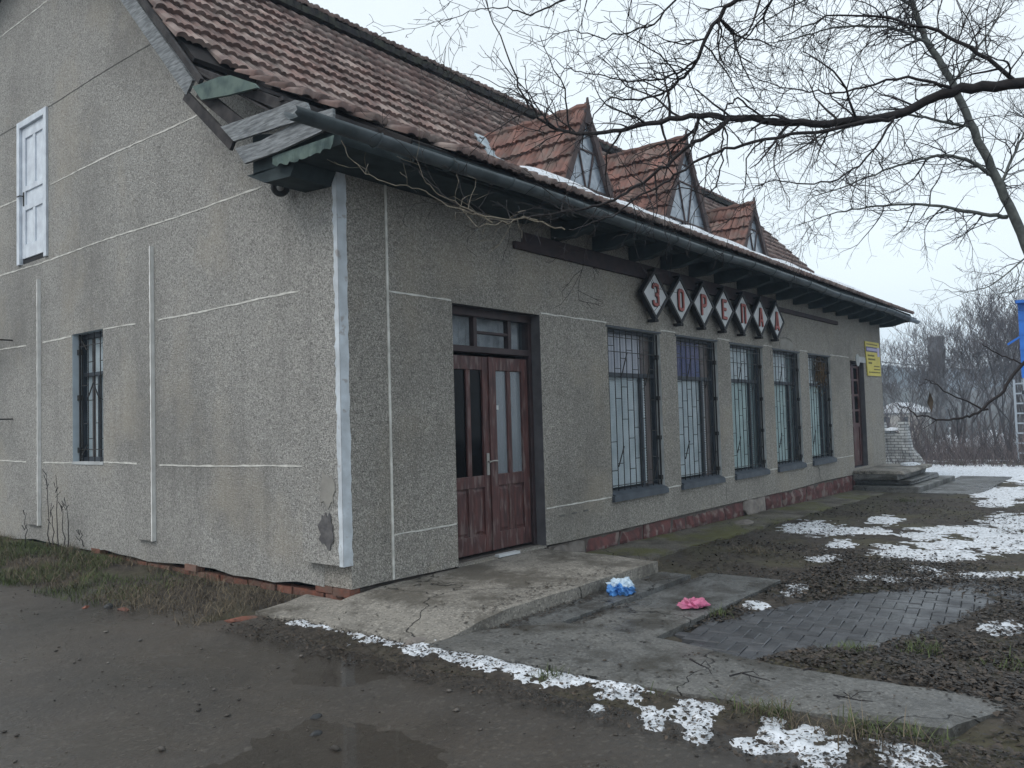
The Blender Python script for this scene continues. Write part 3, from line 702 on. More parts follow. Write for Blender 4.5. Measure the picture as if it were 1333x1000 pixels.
# ---------------- windows
def box_frame(mb, x0, x1, z0, z1, y0, y1, w_):
    mb.box(x0, x1, y0, y1, z0, z0+w_); mb.box(x0, x1, y0, y1, z1-w_, z1)
    mb.box(x0, x0+w_, y0, y1, z0+w_, z1-w_); mb.box(x1-w_, x1, y0, y1, z0+w_, z1-w_); return mb
def grille_mb(x0, x1, z0, z1, y, seed, nb=9):
    r = random.Random(seed); mb = MB(); t = .0095
    W = x1-x0; xs = [x0+W*(i+.5)/nb for i in range(nb)]; zt = z0+(z1-z0)*.70
    for i, xx in enumerate(xs): mb.box(xx-t/2, xx+t/2, y-t/2, y+t/2, z0, z1)
    yy0, yy1 = y-t/2-.0125, y-t/2+.0005
    for z in (z0+.10, z1-.10, z1-.30): mb.box(x0, x1, yy0, yy1, z-t/2, z+t/2)
    for i in range(nb-1):
        for z in np.arange(z0+.28+.14*(i % 3), z1-.2, .42):
            if r.random() < .85:
                zz = z+r.uniform(-.03, .03); mb.box(xs[i]+t/2, xs[i+1]-t/2, y-.005, y+.005, zz-t/2, zz+t/2)
    for (i, za, zb) in ((1, z0+.35, z0+.62), (nb-3, z1-.75, z1-.45), (2, z1-.62, z1-.30), (nb-2, z0+.12, z0+.42)):
        mb.bar((xs[i], y-.012, za), (xs[i+1], y-.012, zb), .012, .012)
    # side straps with their wall lugs
    for xx in (x0-.008, x1-.012): mb.box(xx, xx+.016, y-.012, y+.006, z0, z1)
    for f in (.06, .32, .58, .85):
        z = z0+(z1-z0)*f; mb.box(x1-.055, x1+.0, y-.034, y+.012, z-.03, z+.03)
    return mb
def pane_mb(x0, x1, z0, z1, y): return MB().box(x0, x1, y, y+.004, z0, z1)
def slats(x0, x1, z0, z1, y, st=.045):
    mb = MB(); z = z0
    while z < z1:
        mb.hexa([(x0, y-.012, z), (x1, y-.012, z), (x1, y+.012, z+.030), (x0, y+.012, z+.030), (x0, y-.011, z+.004), (x1, y-.011, z+.004), (x1, y+.013, z+.034), (x0, y+.013, z+.034)]); z += st*.8
    return mb
for i, x in enumerate(WX):
    xa, xb = x, x+WW; yf = .095
    mb = MB(); box_frame(mb, xa, xb, WZ0, WZ1, yf, yf+.06, .05)
    zt = WZ0+(WZ1-WZ0)*.72
    mb.box(xa+.05, xb-.05, yf+.004, yf+.056, zt-.03, zt+.03)
    xm = xa+WW*.72; mb.box(xm-.028, xm+.028, yf+.004, yf+.056, WZ0+.05, zt-.03)
    wo = mb.build('window', M['slate'], B, bevel=.006)
    for (a, b_, c, d) in ((xa+.05, xm-.028, WZ0+.05, zt-.03), (xm+.028, xb-.05, WZ0+.05, zt-.03), (xa+.05, xb-.05, zt+.03, WZ1-.05)):
        pane_mb(a, b_, c, d, yf+.03).build('pane', M['glass'], wo)
    slats(xa+.075, xb-.24, WZ0+.08, zt-.04, yf+.064).box(xa+.075, xb-.24, yf+.080, yf+.084, WZ0+.08, zt-.04).build('blind', M['blind' if i < 2 else 'blind_teal'], wo)
    # things behind the upper light and at the right of the room side
    mb = MB(); nf = 14
    for k in range(nf):
        u0, u1 = k/nf, (k+1)/nf; f0, f1 = .018*math.sin(u0*40), .018*math.sin(u1*40)
        mb.add([(xa+.08+(WW-.33)*u0, yf+.10+f0, zt), (xa+.08+(WW-.33)*u1, yf+.10+f1, zt), (xa+.08+(WW-.33)*u1, yf+.10+f1, WZ1), (xa+.08+(WW-.33)*u0, yf+.10+f0, WZ1)], [(0, 1, 2, 3)])
    mb.build('curtain', M[('curtain_pale', 'blind_blue', 'blind', 'blind', 'blind')[i]], wo)
    mb = MB()
    for k in range(nf):
        u0, u1 = k/nf, (k+1)/nf; f0, f1 = .02*math.sin(u0*30), .02*math.sin(u1*30)
        mb.add([(xb-.26+.24*u0, yf+.095+f0, WZ0), (xb-.26+.24*u1, yf+.095+f1, WZ0), (xb-.26+.24*u1, yf+.095+f1, WZ1), (xb-.26+.24*u0, yf+.095+f0, WZ1)], [(0, 1, 2, 3)])
    mb.build('curtain', M[('curtain_brown', 'curtain_brown', 'curtain_teal', 'curtain_teal', 'curtain_teal')[i]], wo)
    mb = MB(); mb.hexa([(xa-.02, -.05, WZ0-.055), (xb+.03, -.05, WZ0-.055), (xb+.03, yf, WZ0-.03), (xa-.02, yf, WZ0-.03), (xa-.02, -.05, WZ0-.02), (xb+.03, -.05, WZ0-.02), (xb+.03, yf-.002, WZ0+.055), (xa-.02, yf-.002, WZ0+.055)])
    mb = MB(); mb.box(xa-.015, xb+.03, -.045, -.003, WZ0-.085, WZ0-.012)
    mb.hexa([(xa+.002, -.045, WZ0-.011), (xb-.002, -.045, WZ0-.011), (xb-.002, yf+.001, WZ0+.002), (xa+.002, yf+.001, WZ0+.002), (xa+.002, -.045, WZ0+.004), (xb-.002, -.045, WZ0+.004), (xb-.002, yf+.001, WZ0+.05), (xa+.002, yf+.001, WZ0+.05)])
    mb.build('sill', M['slate_grey'], wo)
    MB().box(xa-.03, xb+.03, -.006, .003, WZ1-.004, WZ1+.022).build('lintel_edge', M['slate'], wo)
    grille_mb(xa+.012, xb-.004, WZ0+.012, WZ1-.02, .055, 40+i % 2).build('grille', M['iron'], wo)
# gable window
ya, yb, za, zb = gwin
mb = MB()
def gbox(y0, y1, x0, x1, z0, z1): mb.box(x0, x1, y0, y1, z0, z1)
xf = .125
gbox(ya, yb, xf, xf+.05, za, za+.06); gbox(ya, yb, xf, xf+.05, zb-.06, zb); gbox(ya, ya+.06, xf, xf+.07, za+.06, zb-.06); gbox(yb-.035, yb, xf, xf+.05, za+.06, zb-.06)
gbox(ya+.06, yb-.035, xf+.004, xf+.046, za+1.12, za+1.17); gbox(ya+.40, ya+.44, xf+.004, xf+.046, za+.06, za+1.12)
wo = mb.build('window', M['slate'], B, bevel=.005)
for (a, b_, c, d) in ((ya+.06, ya+.40, za+.06, za+1.12), (ya+.45, yb-.06, za+.06, za+1.12), (ya+.06, yb-.06, za+1.18, zb-.06)):
    MB().box(xf+.03, xf+.034, a, b_, c, d).build('pane', M['glass'], wo)
for (y0, y1, mt_) in ((ya, ya+.58, 'blind'), (ya+.58, ya+.68, 'curtain_brown'), (ya+.68, yb, 'blind')):
    mb = MB(); nf = 14
    for k in range(nf):
        u0, u1 = k/nf, (k+1)/nf; f0, f1 = .02*math.sin(u0*30), .02*math.sin(u1*30)
        mb.add([(xf+.068+f0, y0+(y1-y0)*u0, za), (xf+.068+f1, y0+(y1-y0)*u1, za), (xf+.068+f1, y0+(y1-y0)*u1, zb), (xf+.068+f0, y0+(y1-y0)*u0, zb)], [(0, 1, 2, 3)])
    mb.build('curtain', M[mt_], wo)
mb = MB(); nb = 5; t = .010; xg = .085
ys = [ya+(yb-ya)*(k+.5)/nb for k in range(nb)]
for q in ys: mb.box(xg-t/2, xg+t/2, q-t/2, q+t/2, za, zb)
for z in (za+.16, zb-.16): mb.box(xg-t, xg-t/2+.0005, ya, yb, z-t/2, z+t/2)
for k in range(nb-1):
    for z in np.arange(za+.3+.2*(k % 2), zb-.2, .5): mb.box(xg-.005, xg+.005, ys[k], ys[k+1], z-t/2, z+t/2)
for (k, c, d) in ((1, za+.8, za+1.02), (2, za+1.02, za+.8), (3, za+.22, za+.06), (3, zb-.22, zb-.06)): mb.bar((xg-.014, ys[k], c), (xg-.014, ys[k+1], d), .012, .012)
mb.box(xg-.010, xg+.010, yb-.036, yb-.014, za, zb)
for f in (.09, .5, .86): mb.box(xg-.03, xg+.02, yb-.065, yb-.006, za+(zb-za)*f-.035, za+(zb-za)*f+.035)
mb.build('grille', M['iron'], wo)
MB().box(-.012, .15, ya, yb, za-.03, za+.004).build('sill', M['reveal'], wo)

# ---------------- main double door
x0, x1, z0, z1 = doorA; yf = .13
z0 = .165
mb = MB(); ztr0, ztr1 = 2.375, 2.445
mb.box(x0, x0+.05, yf, yf+.1, z0, z1-.05); mb.box(x1-.06, x1, yf, yf+.1, z0, z1-.05); mb.box(x0, x1, yf-.01, yf+.1, z1-.09, z1)
mb.box(x0+.05, x1-.06, yf-.015, yf+.1, ztr0, ztr1)
xt = [x0+.05, x0+.52, x0+1.12, x1-.06]
for q in xt[1:3]: mb.box(q-.03, q+.03, yf+.01, yf+.08, ztr1, z1-.09)
mb.box(xt[1]+.03, xt[2]-.03, yf+.015, yf+.07, 2.590, 2.622)
dr = mb.build('door', M['maroon_dark'], B, bevel=.006)
for (a, b_, c, d) in ((xt[0], xt[1]-.03, ztr1, z1-.09), (xt[1]+.03, xt[2]-.03, ztr1, 2.590), (xt[1]+.03, xt[2]-.03, 2.622, z1-.09), (xt[2]+.03, xt[3], ztr1, z1-.09)):
    pane_mb(a, b_, c, d, yf+.045).build('pane', M['glass'], dr)
mb = MB()
for k in range(24):
    u0, u1 = k/24, (k+1)/24; f0, f1 = .015*math.sin(u0*70), .015*math.sin(u1*70)
    mb.add([(x0+1.5*u0, yf+.16+f0, ztr1-.05), (x0+1.5*u1, yf+.16+f1, ztr1-.05), (x0+1.5*u1, yf+.16+f1, z1), (x0+1.5*u0, yf+.16+f0, z1)], [(0, 1, 2, 3)])
mb.build('curtain', material('grey_lace', (.40, .44, .48), (.25, .28, .31), 9, .8), dr)
xm = (x0+.05+x1-.06)/2
for li, (a, b_) in enumerate(((x0+.055, xm-.004), (xm+.004, x1-.065))):
    yl = yf+.03; zb_, zt_ = z0+.03, ztr0-.035; sw = .115
    mb = MB(); mb.box(a, a+sw, yl, yl+.05, zb_, zt_); mb.box(b_-sw, b_, yl, yl+.05, zb_, zt_)
    mb.box(a+sw, b_-sw, yl+.002, yl+.048, zb_, zb_+.19); mb.box(a+sw, b_-sw, yl+.002, yl+.048, zt_-.15, zt_)
    mb.box(a+sw, b_-sw, yl+.002, yl+.048, .90, 1.03)
    mc = (a+b_)/2; mb.box(mc-.035, mc+.035, yl+.004, yl+.046, zb_+.19, .90); mb.box(mc-.035, mc+.035, yl+.004, yl+.046, 1.03, zt_-.15)
    if li == 0: mb.box(b_-.02, b_+.03, yl-.018, yl-.0015, zb_, zt_)
    mb.build('door_leaf', M['maroon'], dr, bevel=.006)
    for (c, d) in ((a+sw, mc-.035), (mc+.035, b_-sw)):
        p = MB(); p.box(c, d, yl+.022, yl+.034, zb_+.19, .90)
        p.hexa([(c+.02, yl+.021, zb_+.21), (d-.02, yl+.021, zb_+.21), (d-.02, yl+.021, .88), (c+.02, yl+.021, .88), (c+.045, yl+.010, zb_+.235), (d-.045, yl+.010, zb_+.235), (d-.045, yl+.010, .855), (c+.045, yl+.010, .855)])
        p.build('door_panel', M['maroon'], dr, recalc=True)
        pane_mb(c, d, 1.03, zt_-.15, yl+.025).build('pane', M['glass_dark'] if li == 0 else M['glass_hazy'], dr)
    if li == 1:
        for q, (c, d) in enumerate(((a+sw-.02, mc), (mc, b_-sw+.02))): MB().box(c, d, yl+.10, yl+.11, 1.0, zt_-.1).build('curtain', M['curtain_teal' if q else 'curtain_pale'], dr)
        MB().box(a+sw+.015, a+sw+.055, yl+.018, yl+.022, 1.75, 1.80).build('sticker', M['sign_white'], dr)
mb = MB(); hx, hz, hy = xm-.065, 1.16, yf+.012
mb.box(hx-.022, hx+.022, hy+.006, hy+.016, hz-.13, hz+.11); mb.tube([(hx, hy+.01, hz+.02), (hx, hy-.045, hz+.02), (hx+.015, hy-.05, hz+.02), (hx-.06, hy-.05, hz+.005), (hx+.085, hy-.045, hz+.03)][:1]+[(hx, hy-.045, hz+.02)], .010, 8)
mb.tube([(hx, hy-.042, hz+.02), (hx+.04, hy-.046, hz+.025), (hx+.10, hy-.044, hz+.02)], .010, 8)
mb.tube([(hx, hy-.042, hz+.02), (hx-.04, hy-.040, hz+.01)], .008, 8)
mb.build('handle', M['metal_handle'], dr)
MB().box(x0, x1, yf-.02, .36, .10, .158).build('threshold', M['mortar'], dr)
# ---------------- far door
x0, x1, z0, z1 = doorB; yf = .10
mb = MB(); mb.box(x0, x0+.06, yf, yf+.08, z0, z1); mb.box(x1-.06, x1, yf, yf+.08, z0, z1); mb.box(x0+.06, x1-.06, yf, yf+.08, z1-.07, z1)
dr = mb.build('door', M['maroon_dark'], B)
xm = x0+(x1-x0)*.5
for li, (a, b_) in enumerate(((x0+.06, xm-.003), (xm+.003, x1-.06))):
    yl = yf+.02; mb = MB(); sw = .085
    mb.box(a, a+sw, yl, yl+.045, z0+.02, z1-.07); mb.box(b_-sw, b_, yl, yl+.045, z0+.02, z1-.07)
    for z in (z0+.02, z0+.95, z0+1.33, z0+1.70, z0+2.07, z1-.15): mb.box(a+sw, b_-sw, yl+.002, yl+.043, z, z+(.10 if z < z0+1 else .05))
    mb.build('door_leaf', M['maroon'], dr)
    MB().box(a+sw, b_-sw, yl+.02, yl+.03, z0+.12, z0+.95).build('door_panel', M['maroon'], dr)
    for z in (z0+1.05, z0+1.38, z0+1.75, z0+2.12): pane_mb(a+sw, b_-sw, z, z+.32, yl+.02).build('pane', M['glass_dark'], dr)
mb = MB(); mb.lathe((x0+.62, -.002, z1+.03), (0, -1, 0), [(.15, 0), (.15, .015), (.06, .02)], 16); mb.box(x0+.62, x1+.12, -.02, -.002, z1-.02, z1+.12)
mb.build('door_canopy_stub', M['reveal'], dr)
# ---------------- white attic door in the gable
ya, yb, za, zb = gdoor
mb = MB(); f = .085
mb.box(-.035, .06, ya-.01, ya+f, za, zb+.01); mb.box(-.035, .06, yb-f, yb+.01, za, zb+.01); mb.box(-.034, .06, ya+f, yb-f, zb-f, zb+.009)
ad = mb.build('attic_door', M['door_white'], B, bevel=.005)
a, b_ = ya+f+.004, yb-f-.004; xd = .005; mb = MB(); sw = .11; bt = za+.085
mb.box(xd, xd+.04, a, a+sw, bt, zb-f-.004); mb.box(xd, xd+.04, b_-sw, b_, bt, zb-f-.004)
mc = (a+b_)/2
for (c, d) in ((bt, bt+.20), (bt+.70, bt+.78), (bt+.98, bt+1.06), (zb-f-.16, zb-f-.004)): mb.box(xd+.001, xd+.039, a+sw, b_-sw, c, d)
mb.box(xd+.002, xd+.038, mc-.04, mc+.04, bt+.20, bt+.70); mb.box(xd+.002, xd+.038, mc-.04, mc+.04, bt+1.06, zb-f-.16)
mb.build('door_leaf', M['door_white'], ad, bevel=.004)
for (c, d, e, g) in ((a+sw, mc-.04, bt+.20, bt+.70), (mc+.04, b_-sw, bt+.20, bt+.70), (a+sw, b_-sw, bt+.78, bt+.98), (a+sw, mc-.04, bt+1.06, zb-f-.16), (mc+.04, b_-sw, bt+1.06, zb-f-.16)):
    MB().box(xd+.022, xd+.030, c, d, e, g).build('door_panel', M['door_white'], ad)
mb = MB(); mb.box(-.004, .004, b_-.08, b_-.045, za+.86, za+1.06); mb.tube([(-.002, b_-.062, za+1.0), (-.05, b_-.062, za+1.0), (-.052, b_-.002+.03, za+1.0)], .009, 6); mb.build('handle', M['iron'], ad)
MB().box(.02, .30, ya, yb, za-.01, bt).build('threshold', M['interior'], ad)
MB().box(.06, .30, ya-.05, yb+.05, bt, zb+.05).build('door_backing', M['interior'], ad)

# ------------------------------------------------------------------ roof
def roofmat(p, q): # origin p, up-slope towards q in the y-z plane
    dy, dz = q[0]-p[0], q[1]-p[1]; l = math.hypot(dy, dz); v = (0, dy/l, dz/l); n = (0, -dz/l, dy/l); return v, n, l
def deck(mb, xa, xb, p, q, t=.05, lower=.012):
    v, n, l = roofmat(p, q)
    P = [Vector((xa, p[0], p[1]))-Vector(n)*lower, Vector((xb, p[0], p[1]))-Vector(n)*lower, Vector((xb, q[0], q[1]))-Vector(n)*lower, Vector((xa, q[0], q[1]))-Vector(n)*lower]
    mb.hexa([c-Vector(n)*t for c in P]+P)
mb = MB()
deck(mb, .22, X1, EAVE, KINK); deck(mb, X0+.1, X1, KINK, TOP); deck(mb, X0+.05, X1, (TOP[0]-.12, TOP[1]+.10), RIDGE)
bk = lambda p: (13.5-p[0], p[1])
deck(mb, X0+.05, X1, RIDGE, bk((TOP[0]-.12, TOP[1]+.10))); deck(mb, X0+.1, X1, bk(TOP), bk(KINK)); deck(mb, X0+.1, X1, bk(KINK), bk(EAVE))
roof = mb.build('roof', M['deck'], B)
TW, TC, TL = .186, .29, .35
def tile_mesh(name, mat, n=8):
    mb = MB(); lift, th = .056, .045
    hs = []
    for i in range(n+1):
        u = i/n; hs.append(.030*max(0, math.sin(math.pi*min(1, u/.62)))**.8+(.018*math.sin(math.pi*(u-.62)/.38) if u > .62 else 0))
    V = []
    for v in (0, TL):
        for i in range(n+1): V.append((TW*1.02*i/n, v, hs[i]+lift*(1-v/TL)+.004))
    for i in range(n+1): V.append((TW*1.02*i/n, .004, hs[i]*.75+lift-th))
    k = n+1
    F = [(i, i+1, k+i+1, k+i) for i in range(n)]+[(2*k+i, 2*k+i+1, i+1, i) for i in range(n)]
    V += [(0, TL, -.01), (TW*1.02, TL, -.01)]
    F += [(0, k, 3*k, 2*k), (n, 2*k+n, 3*k+1, k+n)]
    mb.add(V, F); return mb.mesh(name, mat)
T_main, T_red = tile_mesh('tile', M['tile']), tile_mesh('tile_red', M['tile_red'])
def tile_np():
    me = T_main; V = np.array([v.co for v in me.vertices]); F = [tuple(p.vertices) for p in me.polygons]; return V, np.array(F)
TV, TF = tile_np()
class TileBatch:
    def __init__(s): s.V = []; s.F = []; s.c = []; s.n = 0
    def add(s, O, U, Vd, N, r):
        A = np.stack([U, Vd, N], 0); s.V.append(O+TV @ A); s.F.append(TF+s.n); s.n += len(TV); s.c.append(np.full(len(TV), r))
    def build(s, name, mat, parent):
        o = nobj(name, np.concatenate(s.V), np.concatenate(s.F), mat, False, parent)
        at = o.data.attributes.new('tv', 'FLOAT', 'POINT'); at.data.foreach_set('value', np.concatenate(s.c).astype(np.float32))
        o['kind'] = 'stuff'; return o
rt = random.Random(77); batch = TileBatch(); cand = []
def lay(p, q, xa, xb, rows=None, skip=None, keep_single=False, off0=0):
    v, n, l = roofmat(p, q); U = np.array([1., 0, 0]); Vd = np.array(v); N = np.array(n); R_ = rows or int(l/TC+.5)
    for r in range(R_):
        k = 0
        while True:
            x = xa+k*TW+rt.uniform(-.004, .004)
            if x+TW > xb+.12: break
            k += 1
            O = np.array([x, p[0], p[1]])+Vd*(r*TC+off0+rt.uniform(-.008, .008))+N*rt.uniform(0, .008)
            if skip and skip(x, r): continue
            an = rt.uniform(-.018, .018); U2 = U*math.cos(an)+Vd*math.sin(an); V2 = -U*math.sin(an)+Vd*math.cos(an)
            cand.append((keep_single, O, U2, V2, N, rt.random()))
lay(KINK, TOP, X0, X1, keep_single=True, skip=lambda x, r: r == 0 and x < -.28)
def kskip(x, r): return x < .25-.10*r+.12*math.sin(r*7.3) or (x < .55 and r == 0)
lay(EAVE, KINK, X0, X1, rows=8, skip=kskip, off0=-.06)
lay((TOP[0]-.14, TOP[1]+.11), RIDGE, X0, X1)
singles = sorted([c for c in cand if c[0]], key=lambda c: np.linalg.norm(c[1]-CAM))[:205]
sid = set(id(c) for c in singles)
for c in cand:
    if id(c) not in sid: batch.add(c[1], c[2], c[3], c[4], c[5])
for c in singles:
    mt_ = Matrix(((c[2][0], c[3][0], c[4][0], c[1][0]), (c[2][1], c[3][1], c[4][1], c[1][1]), (c[2][2], c[3][2], c[4][2], c[1][2]), (0, 0, 0, 1)))
    place(T_main, 'tile', roof, mat=mt_)
batch.build('tile_field', M['tile'], roof)
# dark mossy edge of the upper roof and its ridge
mb = MB(); n = 160
for i in range(n):
    xa = X0+(X1-X0)*i/n; xb = X0+(X1-X0)*(i+1)/n; h = rng.uniform(-.012, .012)
    mb.box(xa, xb+.01, TOP[0]-.18, TOP[0]-.02, TOP[1]+.0+h, TOP[1]+.10+h*1.5)
mb.build('roof_edge', M['ridge_dark'], roof)
mb = MB(); mb.tube([(x, RIDGE[0], RIDGE[1]+.05+.01*math.sin(x*5)) for x in np.linspace(X0, X1, 60)], .12, 8); mb.build('ridge_cap', M['tile'], roof)
# verge boards of the near gable
def yz_board(name, pts, w_, xa, xb, mat, drop=.0, par=None):
    mb = MB()
    for (p, q) in zip(pts[:-1], pts[1:]):
        v, n, l = roofmat(p, q); n = Vector(n); P, Q = Vector((0, *p)), Vector((0, *q))
        poly = [P-n*drop, Q-n*drop, Q-n*(drop+w_), P-n*(drop+w_)]
        mb.prism([(xa, c.y, c.z) for c in poly], (xb-xa, 0, 0))
    return mb.build(name, mat, par or roof, recalc=True)
yz_board('verge_board', [(1.42, 5.08), TOP], .17, X0-.02, X0+.01, M['wood_grey'], .10)
yz_board('verge_board', [(1.30, 4.98), (TOP[0], TOP[1]+.02)], .06, X0-.045, X0-.005, M['wood_dark'], .02)
yz_board('verge_board', [(TOP[0]-.12, TOP[1]+.1), RIDGE], .20, X0-.02, X0+.01, M['wood_grey'], .08)
yz_board('verge_board', [(.60, 4.50), (1.36, 5.06)], .12, X0+.02, X0+.06, M['wood_dark'], .13)
yz_board('verge_board', [(.70, 4.40), (1.50, 5.09)], .10, X0-.015, X0+.018, M['wood_dark'], .19)
yz_board('verge_board', [EAVE, KINK, TOP], .14, X1-.04, X1, M['wood_dark'], .06)
# soffit under the verge overhang (dark boards)
mb = MB()
for (p, q) in (((.05, 4.36), (KINK[0]-.02, KINK[1]-.02)), (KINK, TOP), ((TOP[0]-.12, TOP[1]+.1), RIDGE)):  # first piece is dark filler standing in for shade in the broken corner
    v, n, l = roofmat(p, q); n = Vector(n)
    P, Q = Vector((0, *p))-n*.09, Vector((0, *q))-n*.09
    mb.hexa([(X0+.012, P.y, P.z-.02), (.2, P.y, P.z-.02), (.2, Q.y, Q.z-.02), (X0+.012, Q.y, Q.z-.02), (X0+.012, P.y, P.z), (.2, P.y, P.z), (.2, Q.y, Q.z), (X0+.012, Q.y, Q.z)])
mb.build('verge_soffit_and_filler', M['wood_dark'], roof)
# exposed rafters at the broken corner
for (xx, a, b_) in ((X0+.10, (-.62, 4.02), (1.6, 5.16)), (-.10, (-.62, 4.02), (1.6, 5.16))):
    MB().bar((xx, *a), (xx, *b_), .09, .12, up=(1, 0, 0)).build('rafter', M['wood_dark'], roof)
for (y, z) in ((-.2, 4.29), (.15, 4.47), (.55, 4.68), (.98, 4.90)):
    MB().bar((X0+.02, y, z), (.5, y, z+.01), .06, .035).build('batten', M['wood_dark'], roof)
MB().bar((X0+.02, .30, 4.36), (.30, .95, 4.75), .10, .03).build('loose_board', M['wood_dark'], roof)
# loose planks that close the eave box, traced in the plane of the verge
def plank(pxs, x, mat, name='loose_plank', t=.028, tilt=0):
    P = [GAp(a, b, x) for a, b in pxs]; P = [(q[0]+tilt*i, q[1], q[2]) for i, q in enumerate(P)]
    MB().prism(P, (t, 0, 0)).build(name, mat, roof, recalc=True)
XP = X0-.07
plank([(287, 165), (304, 184), (372, 162), (405, 153), (398, 133), (384, 130), (355, 142)], XP, M['wood_grey'])
plank([(306, 193), (318, 213), (360, 198), (416, 172), (433, 160), (433, 141), (400, 150), (372, 166), (340, 183)], XP+.03, M['wood_grey'])
plank([(250, 113), (262, 130), (296, 124), (335, 114), (330, 108), (300, 98), (285, 100)], XP+.02, M['wood_green'])
# tin fringe hanging under the planks at the corner
def fringe():
    mb = MB(); n = 40; top = [GAp(355+80*i/n, 204-28*i/n, XP+.06) for i in range(n+1)]
    low = [GAp(355+80*i/n, 214-26*(i/n)**1.5+3.0*abs(math.sin(i*.55)), XP+.055) for i in range(n+1)]
    V = [tuple(q) for q in top]+[(q[0]+.012*math.sin(i*.9), q[1], q[2]) for i, q in enumerate(low)]
    mb.add(V, [(i, i+1, n+2+i, n+1+i) for i in range(n)]); o = mb.build('tin_fringe', M['wood_green'], roof)
    so = o.modifiers.new('solid', 'SOLIDIFY'); so.thickness = .004
fringe()
# boxed soffit: closed tin box near the corner, open beams with boards farther along
mb = MB(); mb.prism([(X0+.05, -.60, 3.90), (X0+.05, .62, 3.90), (X0+.05, .62, 4.28), (X0+.05, -.60, 3.99)], (2.62-X0, 0, 0))
o = mb.build('eave_box', M['soffit'], roof, recalc=True)
mb = MB(); mb.prism([(X0+.05, .0, 3.895), (X0+.05, .72, 3.92), (X0+.05, .45, 3.80), (X0+.05, .08, 3.78)], (.52, 0, 0)); mb.build('eave_box', M['soffit'], roof, recalc=True)
nb_ = 9
for k in range(nb_):
    a = -.64+.62*k/nb_; b_ = -.64+.62*(k+1)/nb_-.006
    MB().box(2.63, X1-.06, a, b_, 3.985+.010*rng.random(), 4.02).build('soffit_board', M['soffit'], roof)
xb_ = 3.2
while xb_ < 18.3:
    mb = MB(); mb.prism([(xb_, .02, 3.80), (xb_, -.30, 3.80), (xb_, -.60, 3.88), (xb_, -.60, 3.984), (xb_, .02, 3.984)], (.14, 0, 0)); mb.build('eave_beam', M['soffit'], roof, recalc=True); xb_ += .925
MB().box(.23, X1-.01, -.665, -.645, 3.92, 4.09).build('fascia', M['soffit'], roof)
mb = MB(); mb.prism([(X1-.06, -.66, 3.92), (X1-.06, .0, 3.92), (X1-.06, .0, 4.40), (X1-.06, -.66, 4.05)], (.03, 0, 0)); mb.build('eave_end_board', M['wood_dark'], roof, recalc=True)
# gutter: half pipe with brackets
def gutter(xa, xb, y, z, r, mat, name='gutter', nseg=60, jag=True):
    mb = MB(); n = 10; V = []
    for i in range(nseg+1):
        x = xa+(xb-xa)*i/nseg; dz = .012*math.sin(x*.9)-.006*math.sin(x*2.3)
        for k in range(n+1):
            a = math.pi+math.pi*k/n; xx = x+(rng.uniform(-.05, .02) if jag and i == 0 else 0)
            V.append((xx, y+r*math.cos(a), z+dz+r*math.sin(a)))
    mb.add(V, [(i*(n+1)+k, i*(n+1)+k+1, (i+1)*(n+1)+k+1, (i+1)*(n+1)+k) for i in range(nseg) for k in range(n)])
    o = mb.build(name, mat, roof, smooth=True); s_ = o.modifiers.new('solid', 'SOLIDIFY'); s_.thickness = .006; return o
gutter(-1.12, 18.35, -.755, 3.985, .082, M['gutter'])
gutter(17.7, 18.75, -.76, 3.955, .075, M['gutter_zinc'], 'gutter_end', 6, False)
for k in range(22):
    x = -.3+k*.87; mb = MB(); a_ = [math.pi*.98+math.pi*1.04*q/10 for q in range(11)]
    mb.tube([(x, -.755+.089*math.cos(t_), 3.985+.012*math.sin(x*.9)-.006*math.sin(x*2.3)+.089*math.sin(t_)) for t_ in a_], .008, 5); mb.build('gutter_bracket', M['gutter'], roof)
# long board on the wall behind the sign
mb = MB(); mb.box(2.44, 14.3, -.045, -.003, 3.585, 3.665); mb.build('wall_board', M['board_brown'], B)
mb = MB(); mb.box(2.60, 10.6, -.020, -.003, 3.667, 3.80); mb.build('wall_board', M['board_brown'], B)

